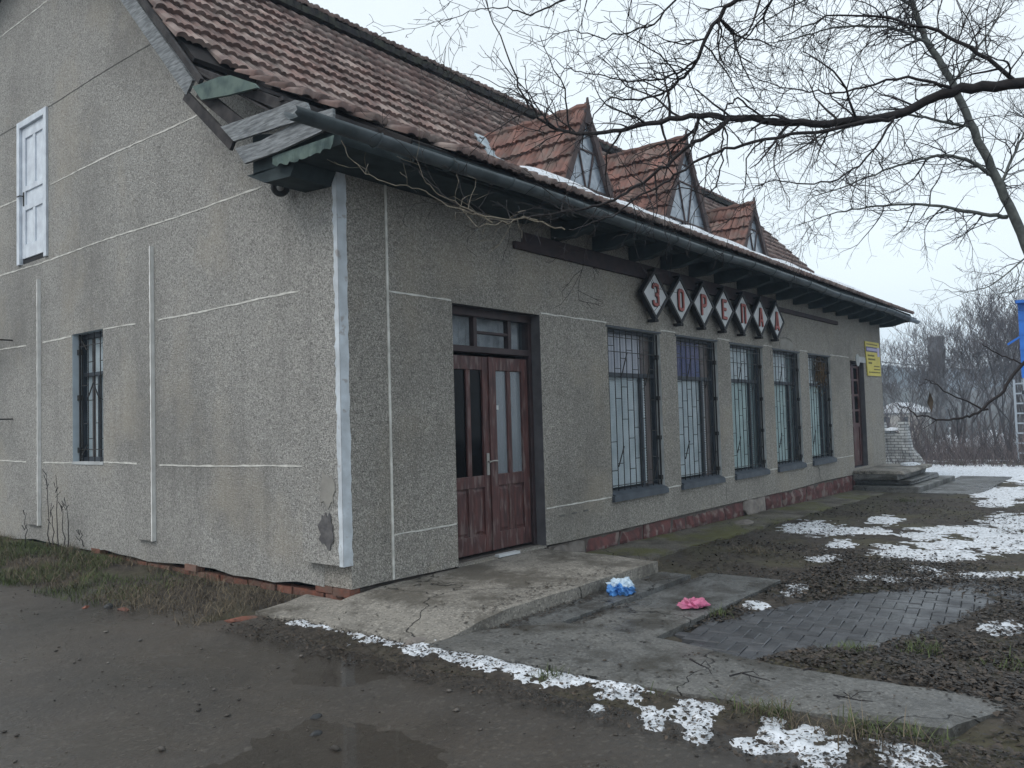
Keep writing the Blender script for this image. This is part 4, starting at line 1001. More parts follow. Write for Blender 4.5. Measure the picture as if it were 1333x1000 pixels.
# ---------------- dormers
ROOFY = lambda z: KINK[0]+(z-KINK[1])/((TOP[1]-KINK[1])/(TOP[0]-KINK[0])) if z > KINK[1] else EAVE[0]+(z-EAVE[1])*(KINK[0]-EAVE[0])/(KINK[1]-EAVE[1])
red = TileBatch(); red_singles = []
def dormer(xc, hw, za, zb, yf, seed):
    r = random.Random(seed); H = za-zb; sl_ = math.hypot(hw, H); yb_ = ROOFY(za)+.05
    mb = MB()
    for sg in (-1, 1):
        nrm = Vector((sg*H, 0, hw)).normalized(); zlow = zb-.1; f = (za-zlow)/H
        base = Vector((xc+sg*hw*f, 0, zlow)); top = Vector((xc, 0, za))
        P = [(base.x, yf-.02, base.z), (base.x, ROOFY(zlow)+.6, base.z), (top.x, yb_, top.z), (top.x, yf-.02, top.z)]
        mb.prism([Vector(q)-nrm*.01 for q in P], -nrm*.03)
    d = mb.build('dormer', M['deck'], B, recalc=True)
    # glazed triangle
    g = MB(); g.prism([(xc-hw*.93, yf+.03, zb), (xc+hw*.93, yf+.03, zb), (xc, yf+.03, za-.10)], (0, .02, 0)); g.build('dormer_glazing', M['dormer_glass'], d, recalc=True)
    # barge boards with a pointed crown
    for sg in (-1, 1):
        q = MB(); q.prism([(xc+sg*(hw+.02), yf-.03, zb-.06), (xc, yf-.03, za+.10), (xc, yf-.03, za-.13), (xc+sg*(hw-.10), yf-.03, zb-.06)], (0, .05, 0)) if sg < 0 else q.prism([(xc+hw+.02, yf-.034, zb-.06), (xc+.001, yf-.034, za+.10), (xc+.001, yf-.034, za-.13), (xc+hw-.10, yf-.034, zb-.06)], (0, .05, 0))
        q.build('barge_board', M['dormer_board'], d, recalc=True)
    q = MB(); q.prism([(xc-.09, yf-.045, za-.22), (xc+.09, yf-.045, za-.22), (xc+.004, yf-.045, za+.16), (xc-.004, yf-.045, za+.16)], (0, .03, 0)); q.build('crown_board', M['dormer_board'], d, recalc=True)
    # glazing bars
    q = MB(); y = yf+.02
    q.bar((xc, y, zb+.05), (xc-hw*.30, y, zb+H*.62), .025, .02, up=(0, 1, 0)); q.bar((xc, y+.002, zb+.05), (xc+hw*.30, y+.002, zb+H*.62), .025, .02, up=(0, 1, 0))
    q.bar((xc-hw*.40, y+.004, zb+H*.55), (xc+hw*.40, y+.004, zb+H*.55), .022, .02, up=(0, 1, 0)); q.bar((xc-hw*.25, y+.004, zb+H*.74), (xc+hw*.25, y+.004, zb+H*.74), .022, .02, up=(0, 1, 0))
    q.bar((xc-hw*.80, y+.004, zb+H*.14), (xc+hw*.80, y+.004, zb+H*.14), .03, .02, up=(0, 1, 0))
    for k in range(6): xx = xc-hw*.75+hw*1.5*k/5; q.box(xx-.012, xx+.012, y-.008, y+.012, zb-.02, zb+H*.14)
    q.build('glazing_bars', M['dormer_board'], d)
    # tiles on both cheeks; courses run back into the roof
    for sg in (-1, 1):
        Vd = np.array([-sg*hw, 0, H])/sl_; N = np.array([sg*H, 0, hw])/sl_; U = np.array([0, -1., 0]) if sg < 0 else np.array([0, 1., 0])
        rows = int(sl_/TC+1)
        for k in range(rows):
            s0 = sl_-(k+1)*TC-.03
            O0 = np.array([xc+sg*hw, 0, zb])+Vd*s0; zt = O0[2]+Vd[2]*TC; ye = min(ROOFY(max(O0[2], 4.2))+.25, ROOFY(zt)+.30)
            y = yf-.03
            while y < ye:
                O = O0.copy(); O[1] = (y+TW) if sg < 0 else y
                O = O+Vd*r.uniform(-.012, .012)+N*r.uniform(0, .012); an = r.uniform(-.03, .03)
                U2 = U*math.cos(an)+Vd*math.sin(an); V2 = -U*math.sin(an)+Vd*math.cos(an)
                if sg < 0: red_singles.append((d, O, U2, V2, N, r.random()))
                else: red.add(O, U2, V2, N, r.random())
                y += TW
    q = MB(); ys_ = np.linspace(yf-.04, yb_+.1, 14)
    q.tube([(xc, v, za+.03+.012*math.sin(v*20)) for v in ys_], [.055+.008*(i % 2) for i in range(14)], 8); q.build('ridge_cap', M['tile_red'], d)
    # zinc flashing at the near valley
    q = MB(); pts = []
    for t in np.linspace(0, 1, 9):
        z = za-.05-(za-.05-zb)*t; xx = xc-hw*(za-z)/H; yv = ROOFY(z); pts.append(Vector((xx, yv, z)))
    for a, b_ in zip(pts[:-1], pts[1:]):
        u = Vector((-.20-.06*r.random(), 0, 0)); up = Vector((0, -.03, .085)); q.hexa([a+up*.6, a+u+up*.6, b_+u+up*.6, b_+up*.6, a+up, a+u+up, b_+u+up, b_+up])
    q.build('flashing', M['flashing'], d)
    return d
dormer(4.55, .70, 5.88, 4.60, .30, 1); dormer(7.56, .93, 6.22, 4.60, .30, 2); dormer(10.42, .70, 5.66, 4.60, .30, 3)
red_singles.sort(key=lambda c: np.linalg.norm(c[1]-CAM))
for i, c in enumerate(red_singles):
    if i < 95:
        mt_ = Matrix(((c[2][0], c[3][0], c[4][0], c[1][0]), (c[2][1], c[3][1], c[4][1], c[1][1]), (c[2][2], c[3][2], c[4][2], c[1][2]), (0, 0, 0, 1)))
        place(T_red, 'tile', c[0], mat=mt_)
    else: red.add(*c[1:])
red.build('tile_field', M['tile_red'], roof)
# snow on the flat lower roof
def roof_snow():
    V = []; F = []; n = 0; xs = np.arange(1.3, 17.4, .06); K = 8
    for i, x in enumerate(xs):
        wd = .35+.8*float(vnoise(x*.6, 3, 5))*float(sstep(1.3, 4, x)); h = .115*float(sstep(1.3, 3.2, x))*float(1-sstep(15, 17.3, x))*(.55+.6*float(vnoise(x*2.2, 1, 8)))
        for k in range(K+1):
            t = k/K; y = -.40+t*wd-.08*float(vnoise(x*4, 9, 3)); z = EAVE[1]+(y-EAVE[0])*.5195+.045+h*math.sin(math.pi*t)**.6-.03*(1 if k in (0, K) else 0)
            V.append((x, y, z))
    m_ = K+1
    for i in range(len(xs)-1):
        for k in range(K): F.append((i*m_+k, (i+1)*m_+k, (i+1)*m_+k+1, i*m_+k+1))
    tag(nobj('roof_snow', V, F, M['snow'], True), kind='stuff')
roof_snow()

# ------------------------------------------------------------------ sign with seven letters in lozenges
STROKES = {  # on a 4 x 9 grid
 'З': [[(0, 7.6), (.2, 8.6), (1, 9), (3, 9), (3.8, 8.6), (4, 7.6), (4, 5.8), (3.6, 4.9), (2.2, 4.6)], [(2.2, 4.6), (3.6, 4.2), (4, 3.3), (4, 1.4), (3.8, .4), (3, 0), (1, 0), (.2, .4), (0, 1.4)]],
 'О': [[(0, 1.4), (0, 7.6), (.3, 8.6), (1.1, 9), (2.9, 9), (3.7, 8.6), (4, 7.6), (4, 1.4), (3.7, .4), (2.9, 0), (1.1, 0), (.3, .4), (0, 1.4)]],
 'Р': [[(0, -.3), (0, 9), (2.9, 9), (3.7, 8.6), (4, 7.6), (4, 5.6), (3.7, 4.6), (2.9, 4.2), (0, 4.2)]],
 'Е': [[(3.9, 9), (0, 9), (0, 0), (3.9, 0)], [(0, 4.6), (3.2, 4.6)]],
 'П': [[(0, -.4), (0, 9), (4, 9), (4, -.4)]],
 'А': [[(-.1, -.4), (1.6, 9), (2.4, 9), (4.1, -.4)], [(.8, 2.6), (3.2, 2.6)]],
 'Д': [[(.4, .6), (1.6, 9), (2.4, 9), (3.6, .6)], [(-.3, -.9), (-.3, .6), (4.3, .6), (4.3, -.9)]]}
def letter_mb(ch, cx, cz, y, w_, h, st, t):
    mb = MB(); k = 0
    for line in STROKES[ch]:
        P = [(cx+(a/4-.5)*w_, cz+(b/9-.5)*h) for a, b in line]
        for i, (a, b) in enumerate(zip(P[:-1], P[1:])):
            a_, b2 = Vector((a[0], 0, a[1])), Vector((b[0], 0, b[1])); d = (b2-a_).normalized()*st*.28
            k += 1; yo = y-.0004*(k % 5)
            mb.bar((a_.x-d.x, yo, a_.z-d.z), (b2.x+d.x, yo, b2.z+d.z), st, t, up=(0, 1, 0))
    return mb
sg = thing('letter_sign', (8.1, -.1, 3.03), 'row of seven white lozenge panels with red letters above the barred windows', 'sign')
YS = -.12
for i, ch in enumerate('ЗОРЕПАД'):
    cx, cz, hw, hh = 5.53+.782*i, 3.355, .372, .335
    mb = MB(); mb.prism([(cx-hw+.02, YS-.012, cz), (cx, YS-.012, cz-hh+.02), (cx+hw-.02, YS-.012, cz), (cx, YS-.012, cz+hh-.02)], (0, .01, 0))
    pl = mb.build('lozenge_panel', M['sign_white'], sg, recalc=True)
    mb = MB(); C4 = [(cx-hw, cz), (cx, cz-hh), (cx+hw, cz), (cx, cz+hh)]
    for k in range(4):
        a, b_ = C4[k], C4[(k+1) % 4]; mb.bar((a[0], YS+.008+.0015*k, a[1]), (b_[0], YS+.008+.0015*k, b_[1]), .040, .075, up=(0, 1, 0))
    for (a, c) in ((cx-.03, cz-hh-.03), (cx+.03, cz-hh-.03), (cx, cz+hh+.03)): mb.lathe((a, YS-.03, c), (0, 1, 0), [(.022, 0), (.022, .125)], 8)
    mb.box(cx-.05, cx+.05, YS+.01, YS+.03, cz-hh-.045, cz-hh-.02)
    mb.build('lozenge_frame', M['sign_black'], pl, recalc=True)
    letter_mb(ch, cx, cz, YS-.018, .145, .285, .060, .006).build('letter_outline', M['sign_black'], pl)
    letter_mb(ch, cx, cz, YS-.030, .145, .285, .040, .014).build('letter', M['sign_red'], pl)

# yellow notice at the far corner
nt_ = thing('yellow_notice', (17.2, -.03, 2.5), 'yellow notice board with violet heading band beside the far door', 'notice')
mb = MB(); P = [FRp(1126, 444, -.03), FRp(1144, 447, -.03), FRp(1147, 490, -.03), FRp(1130, 489, -.03)]
mb.prism([tuple(q) for q in P], (0, .02, 0)); mb.build('board', M['yellow'], nt_, recalc=True)
P = [np.array(q) for q in P]
def nq(u, v): return (P[0]*(1-u)+P[1]*u)*(1-v)+(P[3]*(1-u)+P[2]*u)*v
def nrect(u0, u1, v0, v1, off, mat, name):
    MB().prism([tuple(nq(u, v)+np.array([0, -off, 0])) for u, v in ((u0, v0), (u1, v0), (u1, v1), (u0, v1))], (0, off*.5, 0)).build(name, mat, nt_, recalc=True)
nrect(.0, .80, .15, .30, .004, M['purple'], 'heading_band'); nrect(.82, .98, .15, .42, .004, M['lilac'], 'picture')
rn = random.Random(4)
u = .06
while u < .74: wd = rn.uniform(.05, .08); nrect(u, u+wd, .185, .265, .008, M['lilac'], 'lettering'); u += wd+.018
for (v, ua, ub, big) in ((.06, .08, .8, 0), (.38, .10, .52, 1), (.49, .12, .62, 1), (.60, .12, .36, 1), (.70, .50, .88, 0), (.79, .50, .9, 0), (.88, .10, .92, 0)):
    u = ua
    while u < ub: wd = rn.uniform(.04, .075); nrect(u, u+wd, v, v+(.05 if big else .032), .004, M['ink'], 'lettering'); u += wd+.022

# lamp under the eave, iron brackets
lp = thing('wall_lamp', (-.0, 1.02, 3.9), 'round black lamp hanging on the gable wall under the eave', 'lamp')
q = GAp(366, 248, -.12)
mb = MB(); mb.tube([(0, q[1]+.12, q[2]+.10), (-.06, q[1]+.08, q[2]+.10), (-.10, q[1]+.03, q[2]+.06)], .03, 8); mb.build('bracket', M['rubber'], lp)
mb = MB(); ax = Vector((-.55, -.75, -.35)); mb.lathe((-.10, q[1]+.04, q[2]+.05), ax, [(.03, 0), (.075, .02), (.088, .05), (.088, .11), (.07, .125), (.04, .118)], 20); mb.build('housing', M['rubber'], lp, smooth=True)
mb = MB(); mb.lathe(Vector((-.10, q[1]+.04, q[2]+.05))+ax.normalized()*.119, ax, [(.035, 0), (.03, .012), (.012, .018)], 14); mb.build('lens', M['lens'], lp, smooth=True)
for (z, ln) in ((3.03, .38), (1.87, .36)):
    mb = MB(); mb.bar((-.32, 7.35, z), (-.32, 8.6, z), .02, .03); mb.bar((.02, 8.45, z), (-.33, 8.45, z), .02, .028)
    mb.bar((.02, 7.5, z-.016), (-.33, 7.5, z-.016), .018, .02); mb.bar((-.30, 7.5, z-.05), (-.30, 8.0, z-.05), .012, .012)
    o = mb.build('iron_bracket', M['iron'], o=Vector((0, 8, z))); tag(o, 'thin black iron bracket bar level with the gable window top' if z > 2.5 else 'thin black iron bracket bar level with the gable window middle', 'bracket', 'iron brackets on the gable wall')
# dry bundle behind the last window's upper corner
mb = MB(); rb = random.Random(9)
for k in range(260):
    c = Vector((WX[4]+1.02+rb.gauss(0, .15), .085+rb.uniform(-.03, .03), WZ1-.30+rb.gauss(0, .17))); d = Vector((rb.gauss(0, 1), rb.gauss(0, .3), rb.gauss(0, 1))).normalized()*rb.uniform(.05, .13)
    mb.bar(c-d, c+d, .012, .005)
o = mb.build('dried_bundle', M['nest'], o=Vector((WX[4]+1.02, .085, WZ1-.5))); tag(o, 'brown dried plant bundle stuck behind the grille of one window', 'plant')
mb = MB(); q = GRp(652, 723, .15); mb.hexa([(2.02, -.03, .150), (2.36, -.05, .150), (2.37, .02, .150), (2.03, .04, .150), (2.02, -.03, .178), (2.36, -.05, .178), (2.37, .02, .178), (2.03, .04, .178)])
o = mb.build('wooden_batten', M['sign_white'], o=Vector((2.2, -.01, .15))); tag(o, 'short white batten lying under the maroon double door', 'batten')
#PART2
# ------------------------------------------------------------------ snow, leaves, grass on the ground
def to_px(X, Y, Z):
    D = np.stack([X-CAM[0], Y-CAM[1], Z-CAM[2]], -1) @ AX.T
    w_ = np.maximum(D[..., 2], .05); return 666.5+FPX*D[..., 0]/w_, 500+FPX*D[..., 1]/w_
SNOW = [(372, 800, 12, 4), (395, 811, 12, 4), (440, 815, 24, 5), (470, 824, 14, 5), (505, 830, 28, 8), (555, 842, 30, 8), (600, 850, 26, 9), (640, 860, 28, 9),
        (690, 869, 30, 12), (735, 877, 28, 12), (772, 877, 18, 4), (806, 888, 26, 11), (826, 897, 22, 9), (795, 905, 18, 4), (890, 897, 18, 7), (908, 922, 20, 13), (845, 932, 15, 8), (905, 950, 15, 10),
        (850, 942, 10, 6), (775, 922, 8, 4), (1005, 950, 16, 16), (1050, 955, 22, 11), (1040, 966, 20, 8), (1088, 982, 26, 15), (1062, 990, 18, 12), (1172, 955, 30, 12), (1182, 985, 34, 16), (970, 967, 14, 5), (992, 976, 14, 4), (1120, 946, 16, 5), (1210, 968, 14, 6),
        (1060, 688, 36, 8), (1112, 692, 46, 4), (1150, 677, 20, 5), (1092, 709, 21, 5), (1162, 717, 30, 6), (1215, 722, 66, 8), (1240, 710, 52, 7), (1200, 697, 26, 4), (1260, 690, 62, 4), (1305, 703, 42, 16), (1325, 682, 42, 10), (1200, 742, 26, 4),
        (1150, 753, 48, 5), (1275, 749, 56, 4), (1075, 727, 22, 4), (1035, 767, 19, 7), (980, 788, 17, 5), (1312, 818, 26, 8), (1310, 643, 44, 7), (1300, 655, 30, 5), (1110, 627, 8, 2),
        (1290, 617, 90, 9), (1400, 620, 70, 14), (1390, 690, 60, 20), (1230, 613, 40, 5)]
def snow():
    allV = []; allF = []; n0 = 0
    for (xa, xb, ya, yb, st) in ((-1.7, 1.2, -5.6, .6, .018), (1.2, 12, -6.5, -.5, .045), (12, 30, -7.5, 2.5, .11)):
        xs = np.arange(xa, xb+st, st); ys = np.arange(ya, yb+st, st); X, Y = np.meshgrid(xs, ys, indexing='ij'); G = gz(X, Y); G = np.where(X < -.75, np.maximum(G, yz(X, Y)), G)
        px, py = to_px(X, Y, G); f = np.full(X.shape, -1.0)
        for (cx, cy, rx, ry) in SNOW:
            d = 1-np.sqrt(((px-cx)/(rx*1.18))**2+((py-cy)/(ry*1.3))**2); f = np.maximum(f, d)
        far = sstep(19.5, 22.5, X+.4*Y)*(1-sstep(24.5, 26, X))
        f = np.maximum(f, far*.55-.12*(1-far)-(X < 19)*2)
        k = 1.0 if xa < 1 else (1.0 if xa < 5 else .8)
        nn = fbm(X*4.2, Y*4.2, 51, 4)*.9+fbm(X*13, Y*13, 52, 3)*(1.7 if xa < 1 else 1.2)+fbm(X*38, Y*38, 53, 2)*(1.1 if xa < 1 else .6)+(.26 if xa < 1 else .04)+(0 if xa < 1 else fbm(X*2.0, Y*2.6, 57, 3)*.8)
        f = f+nn*k
        hole = (X > -.56) & (X < .5) & (Y < -1.5) & (Y > -4.85); f = np.where(hole, -1, f)
        f = np.where((X > .2) & (Y > -.82) & (X < 18), -1, f)
        H = np.where(f > 0, .022*np.clip(f, 0, 1)**.8, -.03*np.clip(-f*6, 0, 1))+.010*fbm(X*9, Y*9, 55, 3)+.008*fbm(X*40, Y*40, 56, 2); Z = G+H-.004
        idx = np.arange(X.size).reshape(X.shape)
        F = np.stack([idx[:-1, :-1], idx[1:, :-1], idx[1:, 1:], idx[:-1, 1:]], -1).reshape(-1, 4)
        keep = (f.reshape(-1)[F] > -.12).any(1); F = F[keep]
        used = np.unique(F); mp_ = np.full(X.size, -1); mp_[used] = np.arange(len(used))
        allV.append(np.stack([X, Y, Z], -1).reshape(-1, 3)[used]); allF.append(mp_[F]+n0); n0 += len(used)
    tag(nobj('snow', np.concatenate(allV), np.concatenate(allF), M['snow'], True), kind='stuff')
snow()
nr = np.random.default_rng(7)
def on_concrete(x, y):
    return ((x > -.58+.30*sstep(-3.4, -4.8, y)) & (x < .40) & (y < -1.4) & (y > -4.82)) | ((x > -.62) & (x < 2.8) & (y > -1.52) & (y < .5)) | ((x > 0) & (x < 3.26) & (y > -2.64)) | ((x > 0) & (y > -.8))
def in_pave(x, y):
    px, py = x-2.0, y+3.5; return (np.abs(px*.75+py*.2) < 1.0) & (np.abs(py+.38*px) < .48)
def surf(x, y): return np.where(x < -.7, np.maximum(gz(x, y), yz(x, y)), gz(x, y))
def leaves():
    P = []
    for (xa, xb, ya, yb, dens) in ((-1.15, -.5, -5.2, .35, 2400), (-1.7, .8, -6.6, -4.4, 2600), (.3, 5.5, -6.2, -2.6, 3000), (5.5, 14, -5.5, -.8, 420), (2.9, 6, -2.7, -.75, 600), (-1.3, 0, .4, 2.6, 260), (12, 19, -3.6, -.9, 40)):
        n = int((xb-xa)*(yb-ya)*dens); P.append(np.stack([nr.uniform(xa, xb, n), nr.uniform(ya, yb, n)], -1))
    P = np.concatenate(P); x, y = P[:, 0], P[:, 1]
    dn = fbm(x*.9, y*.9, 61, 3); ok = nr.random(len(x)) < np.clip(.85+dn*4.5, .12, 1)
    ok &= ~on_concrete(x, y) | (nr.random(len(x)) < .03)
    ok &= ~(in_pave(x, y) & (nr.random(len(x)) < .93))
    P = P[ok]; x, y = P[:, 0], P[:, 1]; n = len(x); z = surf(x, y)+np.where(in_pave(x, y), -.0, .004)+nr.uniform(0, .022, n)
    z = np.where(x < -.45, z+nr.uniform(0, .016, n), z); z = np.where(on_concrete(x, y), .065, z); z = np.where(on_concrete(x, y) & (x > .5), .16, z)
    L_ = (.006+.019*nr.random(n)**1.6)*np.where(x < -.45, .62, 1); W_ = L_*nr.uniform(.45, .8, n); a = nr.uniform(0, 2*np.pi, n)
    base = np.array([[-1, 0, 0], [-.2, -1, .35], [-.2, 1, .35], [.5, -.75, .4], [.5, .75, .4], [1, 0, .1]])
    V = base[None]*np.stack([L_, W_, L_*nr.uniform(-.2, .9, n)], -1)[:, None]
    tx, ty = nr.normal(0, .28, n), nr.normal(0, .28, n)
    V[..., 2] += V[..., 0]*tx[:, None]+V[..., 1]*ty[:, None]
    ca, sa = np.cos(a)[:, None], np.sin(a)[:, None]
    X = V[..., 0]*ca-V[..., 1]*sa+x[:, None]; Y = V[..., 0]*sa+V[..., 1]*ca+y[:, None]; Z = V[..., 2]+z[:, None]
    T = np.array([[0, 1, 2], [1, 3, 2], [3, 4, 2], [3, 5, 4]]); F = (T[None]+(np.arange(n)*6)[:, None, None]).reshape(-1, 3)
    o = nobj('leaf_litter', np.stack([X, Y, Z], -1).reshape(-1, 3), F, M['leaf']); tag(o, kind='stuff')
    at = o.data.attributes.new('tv', 'FLOAT', 'POINT'); at.data.foreach_set('value', np.repeat(nr.random(n), 6).astype(np.float32))
leaves()
def debris():
    '''wet leaf scraps and grit gathered on the slabs, thickest along their edges'''
    P = []
    for (xa, xb, ya, yb, n, zf) in ((-.5, 2.75, -1.5, -.05, 420, lambda x, y: plat(x, y)), (-.1, 2.75, -1.50, -1.28, 420, lambda x, y: plat(x, y)), (.05, 2.8, -1.66, -1.54, 900, lambda x, y: .014+0*x), (.05, 2.8, -1.85, -1.66, 160, lambda x, y: .014+0*x),
                                (.6, 3.2, -1.98, -1.88, 500, lambda x, y: -.024+0*x), (.6, 3.2, -2.6, -1.9, 260, lambda x, y: -.024+0*x), (-.5, .4, -4.7, -1.6, 420, lambda x, y: .05-.03*(x+.55)-.02*sstep(-2.5, -4.6, y)), (2.9, 14.5, -.78, -.05, 900, lambda x, y: -.012-.0155*(x-2.8)), (3, 14.5, -.16, -.05, 500, lambda x, y: -.008-.0155*(x-2.8))):
        x = nr.uniform(xa, xb, n); y = nr.uniform(ya, yb, n); k = fbm(x*3, y*3, 65, 3) > -.06; x, y = x[k], y[k]; P.append(np.stack([x, y, zf(x, y)+.006+.006*nr.random(len(x))], -1))
    P = np.concatenate(P); n = len(P); L_ = .005+.016*nr.random(n)**2; a = nr.uniform(0, 2*np.pi, n)
    base = np.array([[-1, -.1, 0], [0, -.6, .15], [1, .1, .1], [.1, .6, .2]]); V = base[None]*L_[:, None, None]; ca, sa = np.cos(a)[:, None], np.sin(a)[:, None]
    V = np.stack([V[..., 0]*ca-V[..., 1]*sa+P[:, :1], V[..., 0]*sa+V[..., 1]*ca+P[:, 1:2], V[..., 2]+P[:, 2:]], -1)
    o = nobj('leaf_scraps', V.reshape(-1, 3), (np.array([[0, 1, 2], [0, 2, 3]])[None]+(np.arange(n)*4)[:, None, None]).reshape(-1, 3), M['leaf']); tag(o, kind='stuff')
    at = o.data.attributes.new('tv', 'FLOAT', 'POINT'); at.data.foreach_set('value', np.repeat(nr.random(n), 4).astype(np.float32))
debris()
def blades(name, x, y, hgt, mat, lean=.5, width=.005, zoff=0, label=None):
    n = len(x); z = surf(x, y)-.01+zoff; a = nr.uniform(0, 2*np.pi, n); ln = nr.uniform(.1, lean, n)*hgt; w_ = width*nr.uniform(.6, 1.3, n)
    dx, dy = np.cos(a), np.sin(a); px_, py_ = -dy*w_, dx*w_; V = []
    for t, f in ((0, 1), (.45, .8), (.8, .5)):
        zz = z+hgt*t; ox, oy = dx*ln*t*t, dy*ln*t*t
        V += [np.stack([x+ox-px_*f, y+oy-py_*f, zz], -1), np.stack([x+ox+px_*f, y+oy+py_*f, zz], -1)]
    V.append(np.stack([x+dx*ln, y+dy*ln, z+hgt*.98], -1)); V = np.stack(V, 1)
    T = np.array([[0, 1, 3], [0, 3, 2], [2, 3, 5], [2, 5, 4], [4, 5, 6]]); F = (T[None]+(np.arange(n)*7)[:, None, None]).reshape(-1, 3)
    o = nobj(name, V.reshape(-1, 3), F, mat)
    at = o.data.attributes.new('tv', 'FLOAT', 'POINT'); at.data.foreach_set('value', np.repeat(nr.random(n), 7).astype(np.float32))
    return o
def scatter(xa, xb, ya, yb, n, sd, thr=0, sc=1.4):
    x = nr.uniform(xa, xb, n); y = nr.uniform(ya, yb, n); k = fbm(x*sc, y*sc, sd, 3) > thr; return x[k], y[k]
x, y = scatter(-1.32, -.05, 2.0, 8.8, 16000, 71, -.06); k = nr.random(len(x)) < sstep(1.6, 4.0, y); g1 = (x[k], y[k])
TUFT = [(948, 908, .16, 260), (985, 925, .14, 160), (1105, 838, .16, 200), (1200, 836, .14, 160), (1010, 938, .12, 140), (930, 790, .10, 140), (1190, 960, .14, 160), (1120, 955, .12, 120), (395, 800, .10, 160), (1333, 860, .14, 160), (720, 885, .10, 90), (1180, 640, .2, 90), (860, 905, .08, 80)]
tx, ty = [], []
for (a, b_, r_, n) in TUFT:
    q = GRp(a, b_, 0); tx.append(nr.normal(q[0], r_*.55, n)); ty.append(nr.normal(q[1], r_*.55, n))
gx = np.concatenate([g1[0]]+tx); gy = np.concatenate([g1[1]]+ty)
k = ~on_concrete(gx, gy); gx, gy = gx[k], gy[k]
tag(blades('grass', gx, gy, nr.uniform(.03, .095, len(gx)), M['grass'], 1.6, .0032), kind='stuff')
x, y = scatter(-1.2, -.03, .6, 8.6, 9000, 75, -.03); 
sx, sy = [x], [y]
for (a, b_, r_, n) in ((90, 725, .14, 200), (170, 735, .2, 260), (215, 742, .25, 300), (270, 750, .22, 260), (880, 738, .16, 160), (845, 720, .14, 120), (975, 702, .16, 140), (1115, 955, .16, 120), (1010, 932, .15, 120)):
    q = GRp(a, b_, .05); sx.append(nr.normal(q[0], r_*.5, n)); sy.append(nr.normal(q[1], r_*.9, n))
sx = np.concatenate(sx); sy = np.concatenate(sy); k = ~on_concrete(sx, sy) & (sx < 15); sx, sy = sx[k], sy[k]
sx = np.where(sy > .3, np.minimum(sx, -.03), sx)
tag(blades('dry_grass', sx, sy, nr.gamma(2.2, .022, len(sx))+.03, M['straw'], 2.4, .0026), kind='stuff')
# gravel strewn over the yard
n = 1500; x = nr.uniform(-4.6, -.9, n); y = nr.uniform(-5.3, 5, n); r_ = nr.gamma(1.1, .0036, n)+.0018; z = yz(x, y)
ico = np.array([[0, 0, 1], [.9, 0, .3], [.28, .85, .3], [-.72, .53, .3], [-.72, -.53, .3], [.28, -.85, .3], [0, 0, -.6]])
V = ico[None]*(r_[:, None, None]*np.stack([nr.uniform(.7, 1.5, n), nr.uniform(.7, 1.5, n), nr.uniform(.5, .9, n)], -1)[:, None])*nr.uniform(.75, 1.25, (n, 7, 1))
V += np.stack([x, y, z+r_*.2], -1)[:, None]
T = np.array([[0, 1, 2], [0, 2, 3], [0, 3, 4], [0, 4, 5], [0, 5, 1], [6, 2, 1], [6, 3, 2], [6, 4, 3], [6, 5, 4], [6, 1, 5]])
M['gravel'] = material('mixed_gravel', (.070, .062, .055), (.20, .19, .17), .6, .8, rnd=.7, thr=(.5, .75))
o = nobj('gravel', V.reshape(-1, 3), (T[None]+(np.arange(n)*7)[:, None, None]).reshape(-1, 3), M['gravel']); tag(o, kind='stuff')
at = o.data.attributes.new('tv', 'FLOAT', 'POINT'); at.data.foreach_set('value', np.repeat(nr.random(n), 7).astype(np.float32))

# ------------------------------------------------------------------ loose things on the ground
def lump(name, c, size, mat, label, cat, seed, sub=3, rough=.35, flat=.0, fr=3.0, group=None, rotz=0):
    bm = bmesh.new(); bmesh.ops.create_icosphere(bm, subdivisions=sub, radius=1); r = random.Random(seed); o1, o2 = r.uniform(0, 50), r.uniform(0, 50)
    for v in bm.verts:
        p = v.co.copy(); d = float(fbm(p.x*fr+o1+p.z*1.7, p.y*fr+o2-p.z*1.3, seed, 4)); v.co = p*(1+rough*2*d)
        if v.co.z < -flat: v.co.z = -flat
        v.co = Vector((v.co.x*size[0], v.co.y*size[1], (v.co.z+flat)*size[2]))
    me = bpy.data.meshes.new(name); bm.to_mesh(me); bm.free(); me.materials.append(mat if not isinstance(mat, (list, tuple)) else mat[0])
    if isinstance(mat, (list, tuple)): me.materials.append(mat[1])
    o = bpy.data.objects.new(name, me); COL.objects.link(o); o.location = c; o.rotation_euler[2] = rotz
    if isinstance(mat, (list, tuple)):
        for p in me.polygons: p.material_index = 1 if (p.center.x*.5+p.center.z*1.2+.03*math.sin(p.center.y*60)) > size[2]*.55 else 0
    return tag(o, label, cat, group)
q = GRp(806, 772, .015)
o = lump('plastic_bag', (q[0]+.05, q[1]+.02, .012), (.18, .12, .085), (M['plastic_blue'], M['plastic_white']), 'crumpled blue and white plastic bag on the concrete step', 'bag', 3, 5, .62, .25, 4.2, rotz=.3)
o2 = lump('bag_handle', (0, 0, 0), (.07, .05, .09), M['plastic_white'], None, None, 8, 3, .8, .2, 2.5); o2.parent = o; o2.location = (.12, -.03, .01)
q = GRp(902, 790, -.02)
o = lump('plastic_wrapper', (q[0], q[1], -.020), (.12, .065, .055), M['plastic_pink'], 'crumpled pink plastic wrapper on the lower concrete slab', 'wrapper', 5, 5, .6, .25, 4.0, rotz=-.75)
